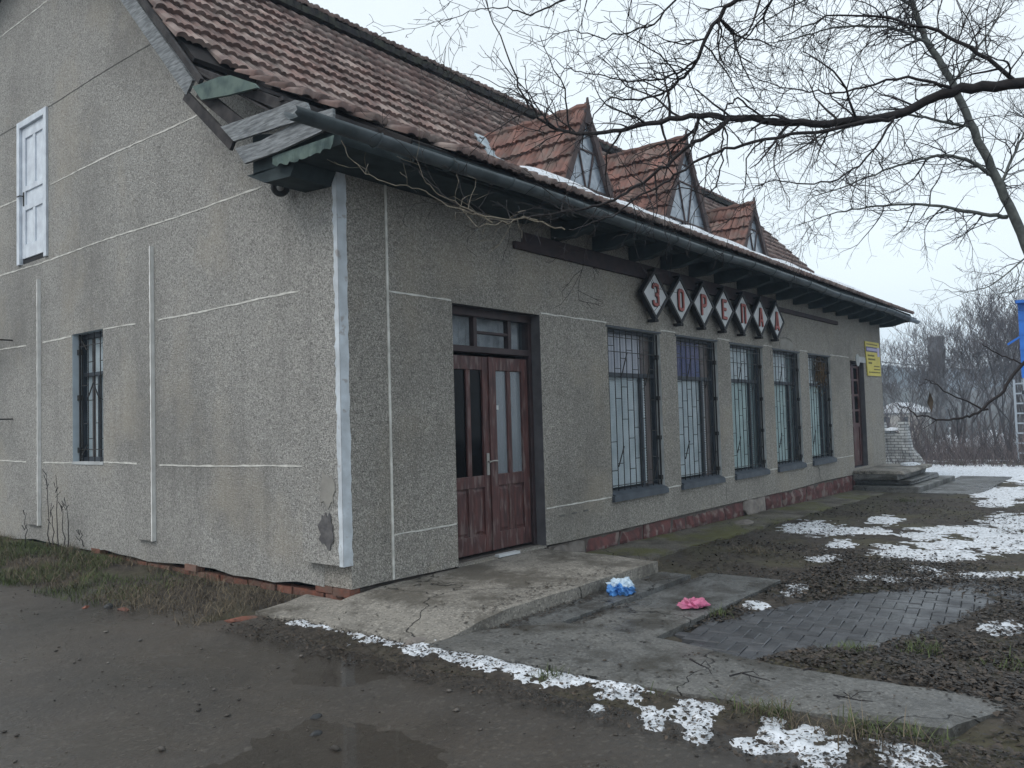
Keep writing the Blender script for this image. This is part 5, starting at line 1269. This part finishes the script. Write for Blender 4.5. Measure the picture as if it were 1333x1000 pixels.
for i, (a, b_, sz, lb) in enumerate(((315, 808, (.15, .07, .03), 'broken orange brick piece beside the snow at the apron'), (112, 792, (.07, .035, .022), 'small red brick chip alone on the wet yard'), (160, 795, (.11, .05, .025), 'flat red brick fragment next to a dark stone'))):
    q = GRp(a, b_, .0); o = lump('brick_fragment', (q[0], q[1], float(surf(np.array(q[0]), np.array(q[1])))-.004), sz, M['brick'], lb, 'brick', 30+i, 1, .8, .1, 2.3, rotz=.7*i, group='brick rubble on the yard')
for i, (a, b_, sz, lb) in enumerate(((142, 792, (.045, .04, .035), 'dark rounded stone between two red brick fragments'), (540, 843, (.12, .06, .035), 'flat grey stone lying in the snow strip'), (412, 932, (.035, .025, .02), 'black pebble on the yard near a second pebble'), (412, 953, (.04, .025, .022), 'dark pebble with a pale chip beside it on the yard'),
                                    (957, 672, (.0, 0, 0), ''), (968, 680, (.22, .14, .04), 'flat grey stone lying on the mossy wall path'))):
    if not lb: continue
    q = GRp(a, b_, .0 if i < 5 else -.09); z = float(surf(np.array(q[0]), np.array(q[1]))) if i < 5 else -.105
    lump('stone', (q[0], q[1], z-.006), sz, M['stone_grey'] if i in (1, 5) else M['rubber'], lb, 'stone', 50+i, 2, .35, .3, 1.6)
mb = MB(); mb.prism([(8.55, -.075, -.02), (8.72, -.085, -.17), (9.05, -.08, -.17), (9.22, -.07, -.02), (9.12, -.04, .10), (8.9, -.03, .135), (8.66, -.04, .10)], (0, .06, .01))
o = mb.build('leaning_stone', M['stone_grey'], recalc=True, bevel=.02, o=Vector((8.9, -.07, -.15))); tag(o, 'round brown stone disc leaning on the red plinth', 'stone')
def twig(pts, r_, lb):
    P = [GRp(a, b_, .072) for a, b_ in pts[0]]; mb = MB(); mb.tube([tuple(p) for p in P], [r_*(1-.6*i/(len(P)-1)) for i in range(len(P))], 5)
    for br in pts[1:]: Q = [GRp(a, b_, .078) for a, b_ in br]; mb.tube([tuple(p) for p in Q], [r_*.6*(1-.5*i/(len(Q)-1)) for i in range(len(Q))], 5)
    o = mb.build('twig', M['bark'], o=Vector(P[0])); tag(o, lb, 'twig', 'fallen twigs on the concrete')
twig([[(898, 858), (912, 866), (922, 870), (926, 877)], [(912, 866), (918, 860), (925, 868)]], .006, 'short forked black twig on the walkway nearest the pink wrapper')
twig([[(950, 880), (965, 876), (985, 882), (1002, 886)], [(965, 876), (980, 874), (988, 880)], [(975, 879), (978, 888)]], .006, 'branched black twig lying across the middle of the walkway')
twig([[(1085, 905), (1105, 909), (1120, 912), (1136, 913)], [(1098, 901), (1108, 908), (1118, 901), (1136, 900)], [(1090, 908), (1106, 905)]], .005, 'crossed pair of thin twigs on the walkway end')
twig([[(1046, 872), (1056, 870), (1066, 872)]], .006, 'single stubby twig lying alone on the walkway')
# dead stems by the gable wall
ds = thing('dead_weed', (-.25, 6.0, .05), 'tall dead weed stems standing against the gable wall', 'weed')
rw = random.Random(2)
for (a, b0, b1) in ((60, 615, 690), (72, 618, 690), (66, 655, 700), (85, 650, 705), (32, 668, 700), (104, 690, 712), (78, 660, 712)):
    P0 = GAp(a+4, 712, -.22); P1 = GAp(a, b0, -.22); mb = MB(); m_ = 6
    mb.tube([(P0[0]+rw.uniform(-.02, .02), P0[1]+(P1[1]-P0[1])*k/m_+rw.uniform(-.012, .012), P0[2]+(P1[2]-P0[2])*k/m_) for k in range(m_+1)], [.007-.004*k/m_ for k in range(m_+1)], 5)
    for k in range(4): z = P1[2]-rw.uniform(.02, .3); mb.bar((P0[0], P1[1], z), (P0[0]+rw.uniform(-.05, .05), P1[1]+rw.uniform(-.05, .05), z+.07), .006, .006)
    mb.build('stem', M['wood_dark'], ds)
lump('seed_head', (-.22, 6.05, .12), (.16, .2, .12), M['wood_dark'], None, None, 61, 3, .9, .3, 4).parent = ds
bpy.data.objects[[o.name for o in ds.children][-1]].location = (.02, .0, .02)

# far stoop of stacked slabs in front of the far door
st = thing('stone_stoop', (16.2, -.6, -.25), 'stacked worn concrete slabs forming steps at the far door', 'steps')
for (xa, xb, ya, yb, za, zb, mt_, s_) in ((14.95, 18.6, -1.45, -.02, -.30, -.10, 'concrete', 1), (15.1, 18.0, -1.22, -.02, -.09, .02, 'concrete_dark', 2), (15.0, 17.7, -1.0, -.02, .03, .15, 'concrete', 3), (15.05, 17.9, -1.08, -.02, .155, .235, 'concrete_pale', 4)):
    mb = MB(); r_ = random.Random(s_); j = lambda: r_.uniform(-.05, .05)
    mb.hexa([(xa+j(), ya+j(), za), (xb+j(), ya+j(), za), (xb+j(), yb, za), (xa+j(), yb, za), (xa+j(), ya+j(), zb), (xb+j(), ya+j(), zb), (xb+j(), yb, zb), (xa+j(), yb, zb)])
    mb.build('slab', M[mt_], st, recalc=True, bevel=.02)
o = lump('snow_cap', (17.35, -.72, .235), (.42, .22, .06), M['snow'], None, None, 70, 3, .3, .1, 2); o['kind'] = 'stuff'

# ------------------------------------------------------------------ trees
def catmull(P, per=6):
    P = [np.asarray(p, float) for p in P]; out = []
    for i in range(len(P)-1):
        a, b_, c, d = P[max(i-1, 0)], P[i], P[i+1], P[min(i+2, len(P)-1)]
        for k in range(per):
            t = k/per; out.append(.5*((2*b_)+(-a+c)*t+(2*a-5*b_+4*c-d)*t*t+(-a+3*b_-3*c+d)*t**3))
    out.append(P[-1]); return out
def sprout(mb, p, d, L_, r_, lvl, R_, droop=.0, kink=.22, dens=1.0, up=.0):
    """one wandering twig with its side twigs"""
    n = max(3, min(9, int(L_/.07))); seg = L_/n; pts = [p.copy()]; d = d.normalized(); rad = [r_]
    for i in range(n):
        d = (d+Vector((R_.gauss(0, kink), R_.gauss(0, kink), R_.gauss(0, kink)*.8-droop+up))).normalized()
        p = p+d*seg; pts.append(p.copy()); rad.append(max(.0016, r_*(1-.7*(i+1)/n)))
    mb.tube(pts, rad, 4 if lvl > 1 else 3, cap=False)
    if lvl <= 0: return
    m_ = int(L_*dens*(8.5 if lvl > 1 else 7)+R_.random())
    for k in range(m_):
        i = R_.randint(1, n); dd = (pts[i]-pts[i-1]).normalized(); s_ = Vector((R_.gauss(0, 1), R_.gauss(0, 1), R_.gauss(0, 1)))
        s_ = (s_-dd*s_.dot(dd)).normalized(); c = (dd*R_.uniform(.5, 1.1)+s_*R_.uniform(.6, 1.0)).normalized()
        sprout(mb, pts[i], c, L_*R_.uniform(.28, .6)*(1-.35*i/n), max(.0022, rad[i]*R_.uniform(.55, .85)), lvl-1, R_, droop, kink, dens, up)
def limb(mb, mt, P, r0, r1, R_, nchild, clen, lvl, droop=.02, dens=1.0, up=0, sides=7, start=.0, per=6):
    Q = catmull(P, per); n = len(Q); rad = [r0+(r1-r0)*(i/(n-1))**.8 for i in range(n)]
    Q = [Vector(q)+Vector((R_.gauss(0, .006), R_.gauss(0, .006), R_.gauss(0, .006))) for q in Q]
    mt.tube(Q, rad, sides)
    for k in range(int(nchild*1.15)):
        i = int((start+(1-start)*R_.random())*(n-2))+1; dd = (Q[i]-Q[i-1]).normalized(); s_ = Vector((R_.gauss(0, 1), R_.gauss(0, 1), R_.gauss(0, .8)))
        s_ = (s_-dd*s_.dot(dd)).normalized(); c = dd*R_.uniform(.3, .9)+s_
        sprout(mb, Q[i], c, clen*R_.uniform(.5, 1.4), min(rad[i]*.65, .011)*R_.uniform(.65, 1), lvl, R_, droop, dens=dens, up=up)
    return Q
def pxl(L_): return [AT(a, b_, d) for a, b_, d in L_]
R_ = random.Random(21)
# dark tree: its trunk stands beside the camera, out of the picture
tb = thing('bare_tree', (2.1, -7.3, -.05), 'dark wet bare tree whose long thin branches hang over the eaves', 'tree')
trunk = MB(); crown = MB(); heavy = MB()
limb(crown, trunk, [(2.1, -7.3, -.15), (2.08, -7.25, 1.0), (1.95, -7.1, 2.2), (1.9, -6.9, 3.3), (1.8, -6.7, 4.4), (1.5, -6.4, 5.6), (1.3, -6.0, 7.0)], .16, .05, R_, 10, .9, 1, sides=10)
main = [(1.92, -7.0, 2.9)]+[tuple(q) for q in pxl([(1480, 85, 4.85), (1333, 110, 4.8), (1240, 118, 4.9), (1165, 150, 5.0), (1060, 161, 5.1), (965, 155, 5.2), (900, 152, 5.3), (840, 162, 5.4), (780, 174, 5.5), (725, 168, 5.6), (690, 140, 5.6), (664, 80, 5.7), (628, -10, 5.8)])]
limb(crown, heavy, main, .042, .003, R_, 40, .55, 2, .01, start=.25)
for L_, r0, r1, nc, cl in (
    ([(955, 155, 5.2), (905, 185, 5.25), (860, 220, 5.3), (815, 252, 5.4), (770, 270, 5.45), (710, 279, 5.5), (660, 288, 5.6), (610, 275, 5.65), (570, 248, 5.7), (545, 225, 5.75)], .017, .003, 16, .32),
    ([(1165, 152, 5.0), (1080, 168, 4.95), (980, 185, 4.9), (915, 205, 4.9), (870, 235, 4.9), (830, 258, 4.95), (790, 285, 5.0), (740, 300, 5.0)], .016, .003, 16, .35),
    ([(1160, -90, 5.2), (1040, -30, 5.25), (960, 0, 5.3), (928, 35, 5.35), (905, 80, 5.4), (872, 115, 5.5), (830, 130, 5.6), (790, 130, 5.6), (765, 170, 5.7)], .026, .003, 26, .40),
    ([(905, 80, 5.4), (870, 100, 5.45), (825, 106, 5.5), (780, 98, 5.6), (735, 88, 5.7), (715, 70, 5.7)], .010, .002, 14, .30),
    ([(960, -50, 5.5), (860, -30, 5.6), (800, -10, 5.6), (735, 0, 5.7), (690, 18, 5.8), (655, 10, 5.8), (610, 15, 5.9), (562, 36, 6.0)], .015, .002, 20, .36),
    ([(1000, 160, 5.15), (960, 130, 5.1), (942, 150, 5.1), (940, 200, 5.1), (928, 250, 5.15), (880, 245, 5.2), (850, 262, 5.2)], .009, .003, 8, .25),
    ([(1010, -80, 5.5), (900, -20, 5.5), (850, 30, 5.5), (790, 48, 5.6), (740, 40, 5.6), (690, 60, 5.7)], .012, .002, 16, .34),
    ([(1165, 150, 5.0), (1120, 215, 4.9), (1060, 240, 4.9), (1000, 235, 4.9), (965, 262, 4.9)], .010, .002, 16, .36),
    ([(760, 172, 5.55), (700, 170, 5.6), (640, 145, 5.7), (600, 120, 5.7), (570, 100, 5.8)], .005, .0015, 10, .22),
    ([(1333, 112, 4.8), (1260, 60, 4.8), (1180, 30, 4.9), (1090, 20, 5.0), (1010, 50, 5.0)], .018, .003, 24, .40),
    ([(1240, 118, 4.9), (1180, 100, 4.9), (1100, 120, 5.0), (1030, 115, 5.1), (960, 95, 5.1)], .013, .002, 22, .36)):
    limb(crown, heavy, pxl(L_), r0*.82, r1, R_, int(nc*1.15), cl*1.35, 2, .012, sides=6)
low = MB()
limb(low, heavy, [(1.98, -7.15, 2.2)]+[tuple(q) for q in pxl([(1470, 380, 4.5), (1400, 425, 4.4), (1335, 470, 4.4), (1300, 515, 4.4), (1262, 541, 4.4), (1225, 546, 4.4), (1190, 538, 4.45), (1165, 524, 4.5)])], .016, .0025, R_, 5, .10, 0, start=.5)
limb(low, heavy, pxl([(1285, 533, 4.4), (1245, 516, 4.42), (1205, 493, 4.45)]), .006, .002, R_, 2, .08, 0)
limb(low, heavy, pxl([(1330, 474, 4.4), (1300, 462, 4.5), (1280, 448, 4.5)]), .005, .002, R_, 2, .08, 0)
pale = MB()
for L_ in ([(700, 285, 5.5), (640, 283, 5.55), (590, 270, 5.6), (545, 246, 5.6), (500, 238, 5.6), (465, 215, 5.65), (442, 186, 5.7)], [(640, 290, 5.6), (600, 268, 5.6), (560, 243, 5.6), (540, 205, 5.6)], [(735, 300, 5.0), (690, 285, 5.0), (660, 290, 5.0), (620, 292, 5.0), (600, 270, 5.0)]):
    limb(pale, pale, pxl(L_), .0055, .0022, R_, 6, .22, 1, .02, sides=5)
trunk.build('trunk', M['bark'], tb, smooth=True); heavy.build('branch', M['bark'], tb, smooth=True); crown.build('crown', M['bark'], tb); low.build('hanging_twig', M['bark'], tb)['kind'] = 'stuff'; pale.build('pale_twig', M['twig_pale'], tb)
mb = MB(); q = Vector(AT(1211, 527, 4.42)); mb.add([q+Vector((0, 0, .075)), q+Vector((.014, -.014, .02)), q+Vector((.008, -.004, -.045)), q+Vector((-.012, .012, .01)), q+Vector((.004, .012, .015))], [(0, 1, 4), (1, 2, 4), (0, 4, 3), (4, 2, 3)]); mb.build('dead_leaf', M['leaf'], tb)
# grey-green tree behind it
g0 = GRp(1425, 700, -.12); dg = float((g0-CAM) @ AX[2])
ta = thing('bare_tree', tuple(g0), 'grey green leaning bare tree with spreading limbs standing on the soil', 'tree')
trunk = MB(); crown = MB()
T_ = [tuple(g0+np.array([.02, -.02, -.15]))]+[tuple(q) for q in pxl([(1405, 600, dg), (1375, 450, dg-.05), (1337, 320, dg-.1), (1303, 245, dg-.15), (1268, 170, dg-.2), (1238, 105, dg-.25), (1205, 50, dg-.3), (1187, 0, dg-.35), (1176, -70, dg-.4), (1170, -160, dg-.4)])]
limb(crown, trunk, T_, .088, .022, R_, 34, .8, 2, 0, sides=10, start=.45)
for L_, r0, r1, nc, cl in (
    ([(1310, 283, 0), (1262, 276, -.1), (1210, 267, -.2), (1150, 268, -.3), (1090, 277, -.4), (1040, 292, -.5)], .030, .004, 26, .65),
    ([(1295, 230, -.15), (1248, 205, -.2), (1205, 206, -.3), (1150, 222, -.5), (1085, 248, -.6), (1050, 255, -.7)], .028, .004, 28, .65),
    ([(1262, 165, -.2), (1225, 158, -.3), (1180, 150, -.5), (1120, 160, -.6), (1060, 185, -.7), (1010, 190, -.8)], .022, .004, 28, .65),
    ([(1215, 60, -.3), (1165, 38, -.4), (1100, 34, -.6), (1040, 48, -.8), (985, 60, -1)], .022, .004, 30, .7),
    ([(1190, 10, -.35), (1140, -15, -.5), (1075, -10, -.6), (1010, 20, -.7), (950, 60, -.8), (920, 110, -.9)], .020, .003, 30, .7),
    ([(1240, 110, -.25), (1275, 60, -.2), (1300, 20, -.2), (1320, -30, -.2)], .020, .004, 22, .7),
    ([(1340, 330, -.1), (1300, 365, -.3), (1262, 380, -.5), (1230, 378, -.7)], .012, .003, 12, .5),
    ([(1345, 340, 0), (1330, 375, .2), (1270, 383, .2), (1212, 362, .1)], .008, .002, 9, .4),
    ([(1300, 250, -.1), (1320, 200, .1), (1340, 160, .2), (1360, 110, .3)], .025, .006, 22, .7)):
    limb(crown, trunk, [AT(a, b_, dg+d) for a, b_, d in L_], r0, r1, R_, int(nc*1.15), cl*1.15, 2, .005, sides=7)
trunk.build('trunk', M['bark_grey'], ta, smooth=True); crown.build('crown', M['bark'], ta)

# background trees: three shapes, then copies
def bgtree(seed, h):
    R2 = random.Random(seed); mt = MB(); mc = MB()
    def rec(p, d, L_, r_, lvl):
        n = 4; pts = [p.copy()]; rad = [r_]
        for i in range(n):
            d = (d+Vector((R2.gauss(0, .12), R2.gauss(0, .12), R2.gauss(0, .08)+.05))).normalized(); p = p+d*L_/n; pts.append(p.copy()); rad.append(max(.006, r_*(1-.45*(i+1)/n)))
        (mt if lvl >= 4 else mc).tube(pts, rad, 5 if lvl >= 3 else 3, cap=False)
        if lvl <= 0: return
        for k in range(R2.choice((2, 3, 3)) if lvl > 1 else 3):
            i = R2.randint(2, n); s_ = Vector((R2.gauss(0, 1), R2.gauss(0, 1), R2.gauss(.1, .4))).normalized()
            rec(pts[i], (d*.9+s_*.75+Vector((0, 0, .25))).normalized(), L_*R2.uniform(.55, .85), rad[i]*R2.uniform(.5, .75), lvl-1)
    for k in range(R2.choice((2, 3, 4))): rec(Vector((R2.uniform(-.3, .3), R2.uniform(-.3, .3), -.3)), Vector((R2.gauss(0, .2), R2.gauss(0, .2), 1)), h*.34, .07, 6)
    return mt.mesh('tree_trunk', M['bark_far']), mc.mesh('tree_crown', M['bark_far'])
shapes = [bgtree(s_, 7.5) for s_ in (1, 2, 3)]
spots = [(1165, 34, 5.2), (1195, 38, 6.2), (1222, 42, 7.5), (1248, 36, 6.6), (1268, 33, 6.9), (1288, 38, 8.2), (1306, 34, 7.2), (1326, 31, 6.6), (1180, 52, 7.5), (1236, 55, 9.5), (1278, 60, 10.5), (1315, 52, 10.0), (1350, 38, 8), (1385, 40, 8.5), (1340, 60, 10), (1150, 60, 8), (1125, 50, 6.5)]
lab = ['slender', 'forked', 'many stemmed', 'spreading', 'upright', 'tall', 'crooked', 'bushy']
for i, (a, d, h) in enumerate(spots):
    q = AT(a, 560, d); z = float(gz(q[0], q[1])); s_ = h/7.5
    o = thing('background_tree', (q[0], q[1], z), 'bare grey brown tree standing in the hazy thicket behind the snow', 'tree', 'bare trees beyond the snow')
    o.rotation_euler[2] = i*1.7; s_ *= 1.12; o.scale = (s_, s_, s_*(.92+.05*(i % 4)))
    for nm, me in zip(('trunk', 'crown'), shapes[i % 3]): c = bpy.data.objects.new(nm, me); COL.objects.link(c); c.parent = o
# thicket of brush stems
n = 15000; x = 24.3+nr.random(n)**1.3*14; y = nr.uniform(-17, 14, n); k = fbm(x*.5, y*.5, 81, 3) > -.2; x, y = x[k], y[k]; n = len(x); z = gz(x, y)
h = nr.uniform(.4, 1.5, n)*(1+np.clip(x-27, 0, 9)*.17)*(.55+.9*np.clip(fbm(x*.35, y*.35, 83, 2)+.4, 0, 1)); V = []; p = np.stack([x, y, z-.1], -1); d = np.stack([nr.normal(0, .3, n), nr.normal(0, .3, n), np.ones(n)], -1)
w_ = np.stack([nr.normal(0, 1, n), nr.normal(0, 1, n), np.zeros(n)], -1); w_ /= np.linalg.norm(w_, axis=1)[:, None]
for i in range(5):
    V += [p-w_*(.011*(1-i/5.5))[..., None] if False else p-w_*.011*(1-i/5.5), p+w_*.011*(1-i/5.5)]
    p = p+d*(h/4)[:, None]; d = d+np.stack([nr.normal(0, .28, n), nr.normal(0, .28, n), nr.normal(-.08, .12, n)], -1)
V = np.stack(V, 1); T = np.array([[0, 1, 3, 2], [2, 3, 5, 4], [4, 5, 7, 6], [6, 7, 9, 8]])
o = nobj('thicket', V.reshape(-1, 3), (T[None]+(np.arange(n)*10)[:, None, None]).reshape(-1, 4), M['thicket']); tag(o, kind='stuff')
at = o.data.attributes.new('tv', 'FLOAT', 'POINT'); at.data.foreach_set('value', np.repeat(nr.random(n), 10).astype(np.float32))

# ------------------------------------------------------------------ background structures
# ruined white brick wall
bw = thing('ruined_brick_wall', (24.5, 1.2, -.3), 'ruined leaning white brick wall with pilasters and snow on top', 'wall')
def bquad(name, pa, pb, topa, topb, th, mat):
    A, B_ = np.array(pa), np.array(pb); d = (B_-A)/np.linalg.norm(B_-A); nrm = np.array([d[1], -d[0], 0])
    mb = MB(); Tt = lambda P, h, l: (P[0]+l*d[0], P[1]+l*d[1], P[2]+h)
    q = [tuple(A), tuple(B_), tuple(B_-nrm*th), tuple(A-nrm*th)]
    mb.hexa(q+[Tt(A, topa, -.22), Tt(B_, topb, -.22), Tt(B_-nrm*th, topb, -.22), Tt(A-nrm*th, topa, -.22)]); return mb.build(name, mat, bw, recalc=True)
W0 = GRp(1146, 608, -.3); W1 = GRp(1206, 609, -.3); W0, W1 = W0+(W0-W1)*.4, W1
def wp(t): return W0+(W1-W0)*t
off = np.array([-.12, -.10, 0])
bquad('wall_panel', wp(.0), wp(.42), 1.30, 1.35, .25, M['white_brick']); bquad('wall_panel', wp(.425), wp(.78), 1.35, 1.05, .25, M['white_brick']); bquad('wall_panel', wp(.785), wp(1.0), .95, .35, .25, M['white_brick'])
bquad('wall_pier', wp(.33)+off, wp(.42)+off, 1.52, 1.52, .4, M['white_brick']); bquad('wall_pier', wp(.66)+off, wp(.77)+off, 1.52, 1.50, .4, M['white_brick'])
c = wp(.55); o = lump('snow_cap', (c[0]+.12, c[1]+.12, c[2]+1.22), (.22, .3, .10), M['snow'], None, None, 91, 3, .3, .1, 2); o['kind'] = 'stuff'
# blue cabin on a steel frame at the edge of the view
q = AT(1334, 560, 27); bx_, by_ = q[0], q[1]; gzz = float(gz(bx_, by_))
bt = thing('blue_tower', (bx_, by_, gzz), 'bright blue cabin on pale steel legs with a ladder', 'tower')
fw_ = np.array([bx_-CAM[0], by_-CAM[1], 0]); fw_ /= np.linalg.norm(fw_); fw_ = np.array([fw_[0]*.99+fw_[1]*.12, fw_[1]*.99-fw_[0]*.12, 0]); dr_ = np.array([fw_[1], -fw_[0], 0])
def tb_box(u0, u1, v0, v1, z0, z1, name, mat):
    c = [(u0, v0), (u1, v0), (u1, v1), (u0, v1)]; P = [np.array([bx_, by_, 0])+dr_*a+fw_*b_ for a, b_ in c]
    mb = MB(); mb.hexa([(p[0], p[1], z0) for p in P]+[(p[0], p[1], z1) for p in P]); return mb.build(name, mat, bt, recalc=True)
zt, zm = AT(1325, 395, 27)[2], AT(1325, 492, 27)[2]
cb_ = tb_box(0, 2.0, 0, 2.0, zm, zt, 'cabin', M['blue'])
for k in range(4): tb_box(-.01, 2.01, -.02, -.002, zm+(zt-zm)*(.18+.2*k), zm+(zt-zm)*(.2+.2*k), 'cabin_seam', M['blue'])
tb_box(-.04, 2.2, -.3, 2.2, zt+.002, zt+.10, 'cabin_roof', M['blue'])
mb = MB(); a0 = np.array([bx_, by_, zm+(zt-zm)*.55]); mb.bar(tuple(a0), tuple(a0-dr_*.35+np.array([0, 0, -.22])), .10, .06); mb.build('brace', M['blue'], bt)
for (u, v) in ((.02, .02), (1.88, .02), (.02, 1.88), (1.88, 1.88)): tb_box(u, u+.1, v, v+.1, gzz-.2, zm-.002, 'leg', M['steel_pale'])
tb_box(-.02, 1.9, -.03, .06, zm-.55, zm-.42, 'beam', M['slate'])
for k in range(8): tb_box(-.20, .0, -.02, .03, gzz+.3+.33*k, gzz+.35+.33*k, 'rung', M['steel_pale'])
tb_box(-.26, -.20, -.02, .04, gzz-.1, zm-.05, 'ladder_rail', M['steel_pale'])
# concrete shaft on the far slope
dT = 95; q = AT(1221, 500, dT); zt = AT(1221, 441, dT)[2]; wT = 21*dT/FPX/2; zb_ = float(gz(q[0], q[1]))
tw = thing('concrete_shaft', (q[0], q[1], zb_), 'square grey concrete shaft rising out of the haze behind the trees', 'tower')
mb = MB(); mb.box(q[0]-wT*.8, q[0]+wT*.8, q[1]-wT*.8, q[1]+wT*.8, zb_-1, zt); mb.build('shaft', M['far_concrete'], tw)
mb = MB(); mb.box(q[0]-wT*.86, q[0]+wT*.86, q[1]-wT*.86, q[1]+wT*.86, zt+.003, zt+.25); mb.build('cap', M['far_concrete'], tw)
# small snowy roofs down the slope
for i, (a, b_, d, wd, lb) in enumerate(((1240, 566, 70, 5, 'low house with a snowy gable roof just right of the white wall'), (1290, 575, 62, 4, 'small pale shed with a snowy roof below the dense trees'), (1175, 524, 110, 9, 'long snowy roofed house far down the valley'), (1205, 548, 130, 8, 'distant pale house under snow beyond the brush'))):
    q = AT(a, b_, d); g = float(gz(q[0], q[1])); zt = q[2]; hs = thing('far_house', (q[0], q[1], g), lb, 'house', 'houses in the valley')
    hw = wd/2; ze = max(zt-1.4, g+1.5); MB().box(q[0]-hw, q[0]+hw, q[1]-hw*.7, q[1]+hw*.7, g-1, ze).build('wall', M['far_wall'], hs)
    mb = MB(); mb.prism([(q[0]-hw-.3, q[1]-hw*.7-.4, ze+.003), (q[0]-hw-.3, q[1]+hw*.7+.4, ze+.003), (q[0]-hw-.3, q[1], max(zt, ze+1.2))], (2*hw+.6, 0, 0)); mb.build('roof', M['snow'], hs, recalc=True)
    for k in range(2): MB().box(q[0]-hw-.03, q[0]-hw-.002, q[1]-hw*.35+hw*.5*k, q[1]-hw*.35+hw*.5*k+.7, ze-1.5, ze-.5).build('window', M['interior'], hs)
# power cable
mb = MB(); A_, B_ = AT(1080, 464, 46), AT(1460, 488, 46); P = [A_*(1-t)+B_*t-np.array([0, 0, .25*math.sin(math.pi*t)]) for t in np.linspace(0, 1, 24)]
P2 = [p+np.array([0, 0, -.02]) for p in P]; mb.tube(P, .022, 5); o = mb.build('power_cable', M['slate'], o=Vector(A_)); tag(o, 'thin dark power cable strung across in front of the far trees', 'cable')
# wooded hills
def hill(name, d0, wd, tops, mat, seed):
    xs = np.linspace(700, 1750, 170); V = []; K = 14
    for a in xs:
        hpx = np.interp(a, [t[0] for t in tops], [t[1] for t in tops]); r0 = ray(a, 530); r0[2] = 0
        for k in range(K+1):
            t = k/K; P = CAM+r0*(d0+wd*t); zt = CAM[2]+(530-hpx)/FPX*d0*1.02
            z = -9+(zt+9)*math.sin(t*math.pi/2)+1.6*float(fbm(P[0]*.05, P[1]*.05, seed, 4))*(1+d0/150)+.8*float(fbm(P[0]*.3, P[1]*.3, seed+4, 3))*t*(d0/150); V.append((P[0], P[1], z))
    m_ = K+1; F = [(i*m_+k, (i+1)*m_+k, (i+1)*m_+k+1, i*m_+k+1) for i in range(len(xs)-1) for k in range(K)]
    tag(nobj(name, V, F, mat, False), kind='structure')
hill('hill', 130, 40, [(600, 500), (1100, 492), (1160, 494), (1230, 500), (1290, 492), (1400, 480), (2100, 470)], M['hill'], 101)
hill('hill', 250, 60, [(600, 470), (1100, 462), (1160, 462), (1210, 470), (1260, 470), (1400, 455), (2100, 450)], M['hill'], 105)
# the misty air
hz = bpy.data.materials.new('mist'); hz.use_nodes = True; t_ = hz.node_tree; t_.nodes.clear(); om = t_.nodes.new('ShaderNodeOutputMaterial'); pv = t_.nodes.new('ShaderNodeVolumePrincipled')
pv.inputs['Color'].default_value = (.62, .80, 1.0, 1); pv.inputs['Density'].default_value = .0013; pv.inputs['Anisotropy'].default_value = .0
t_.links.new(pv.outputs[0], om.inputs['Volume'])
mb = MB(); mb.box(-70, 390, -300, 380, -20, 34); o = mb.build('haze', hz); tag(o, kind='stuff')
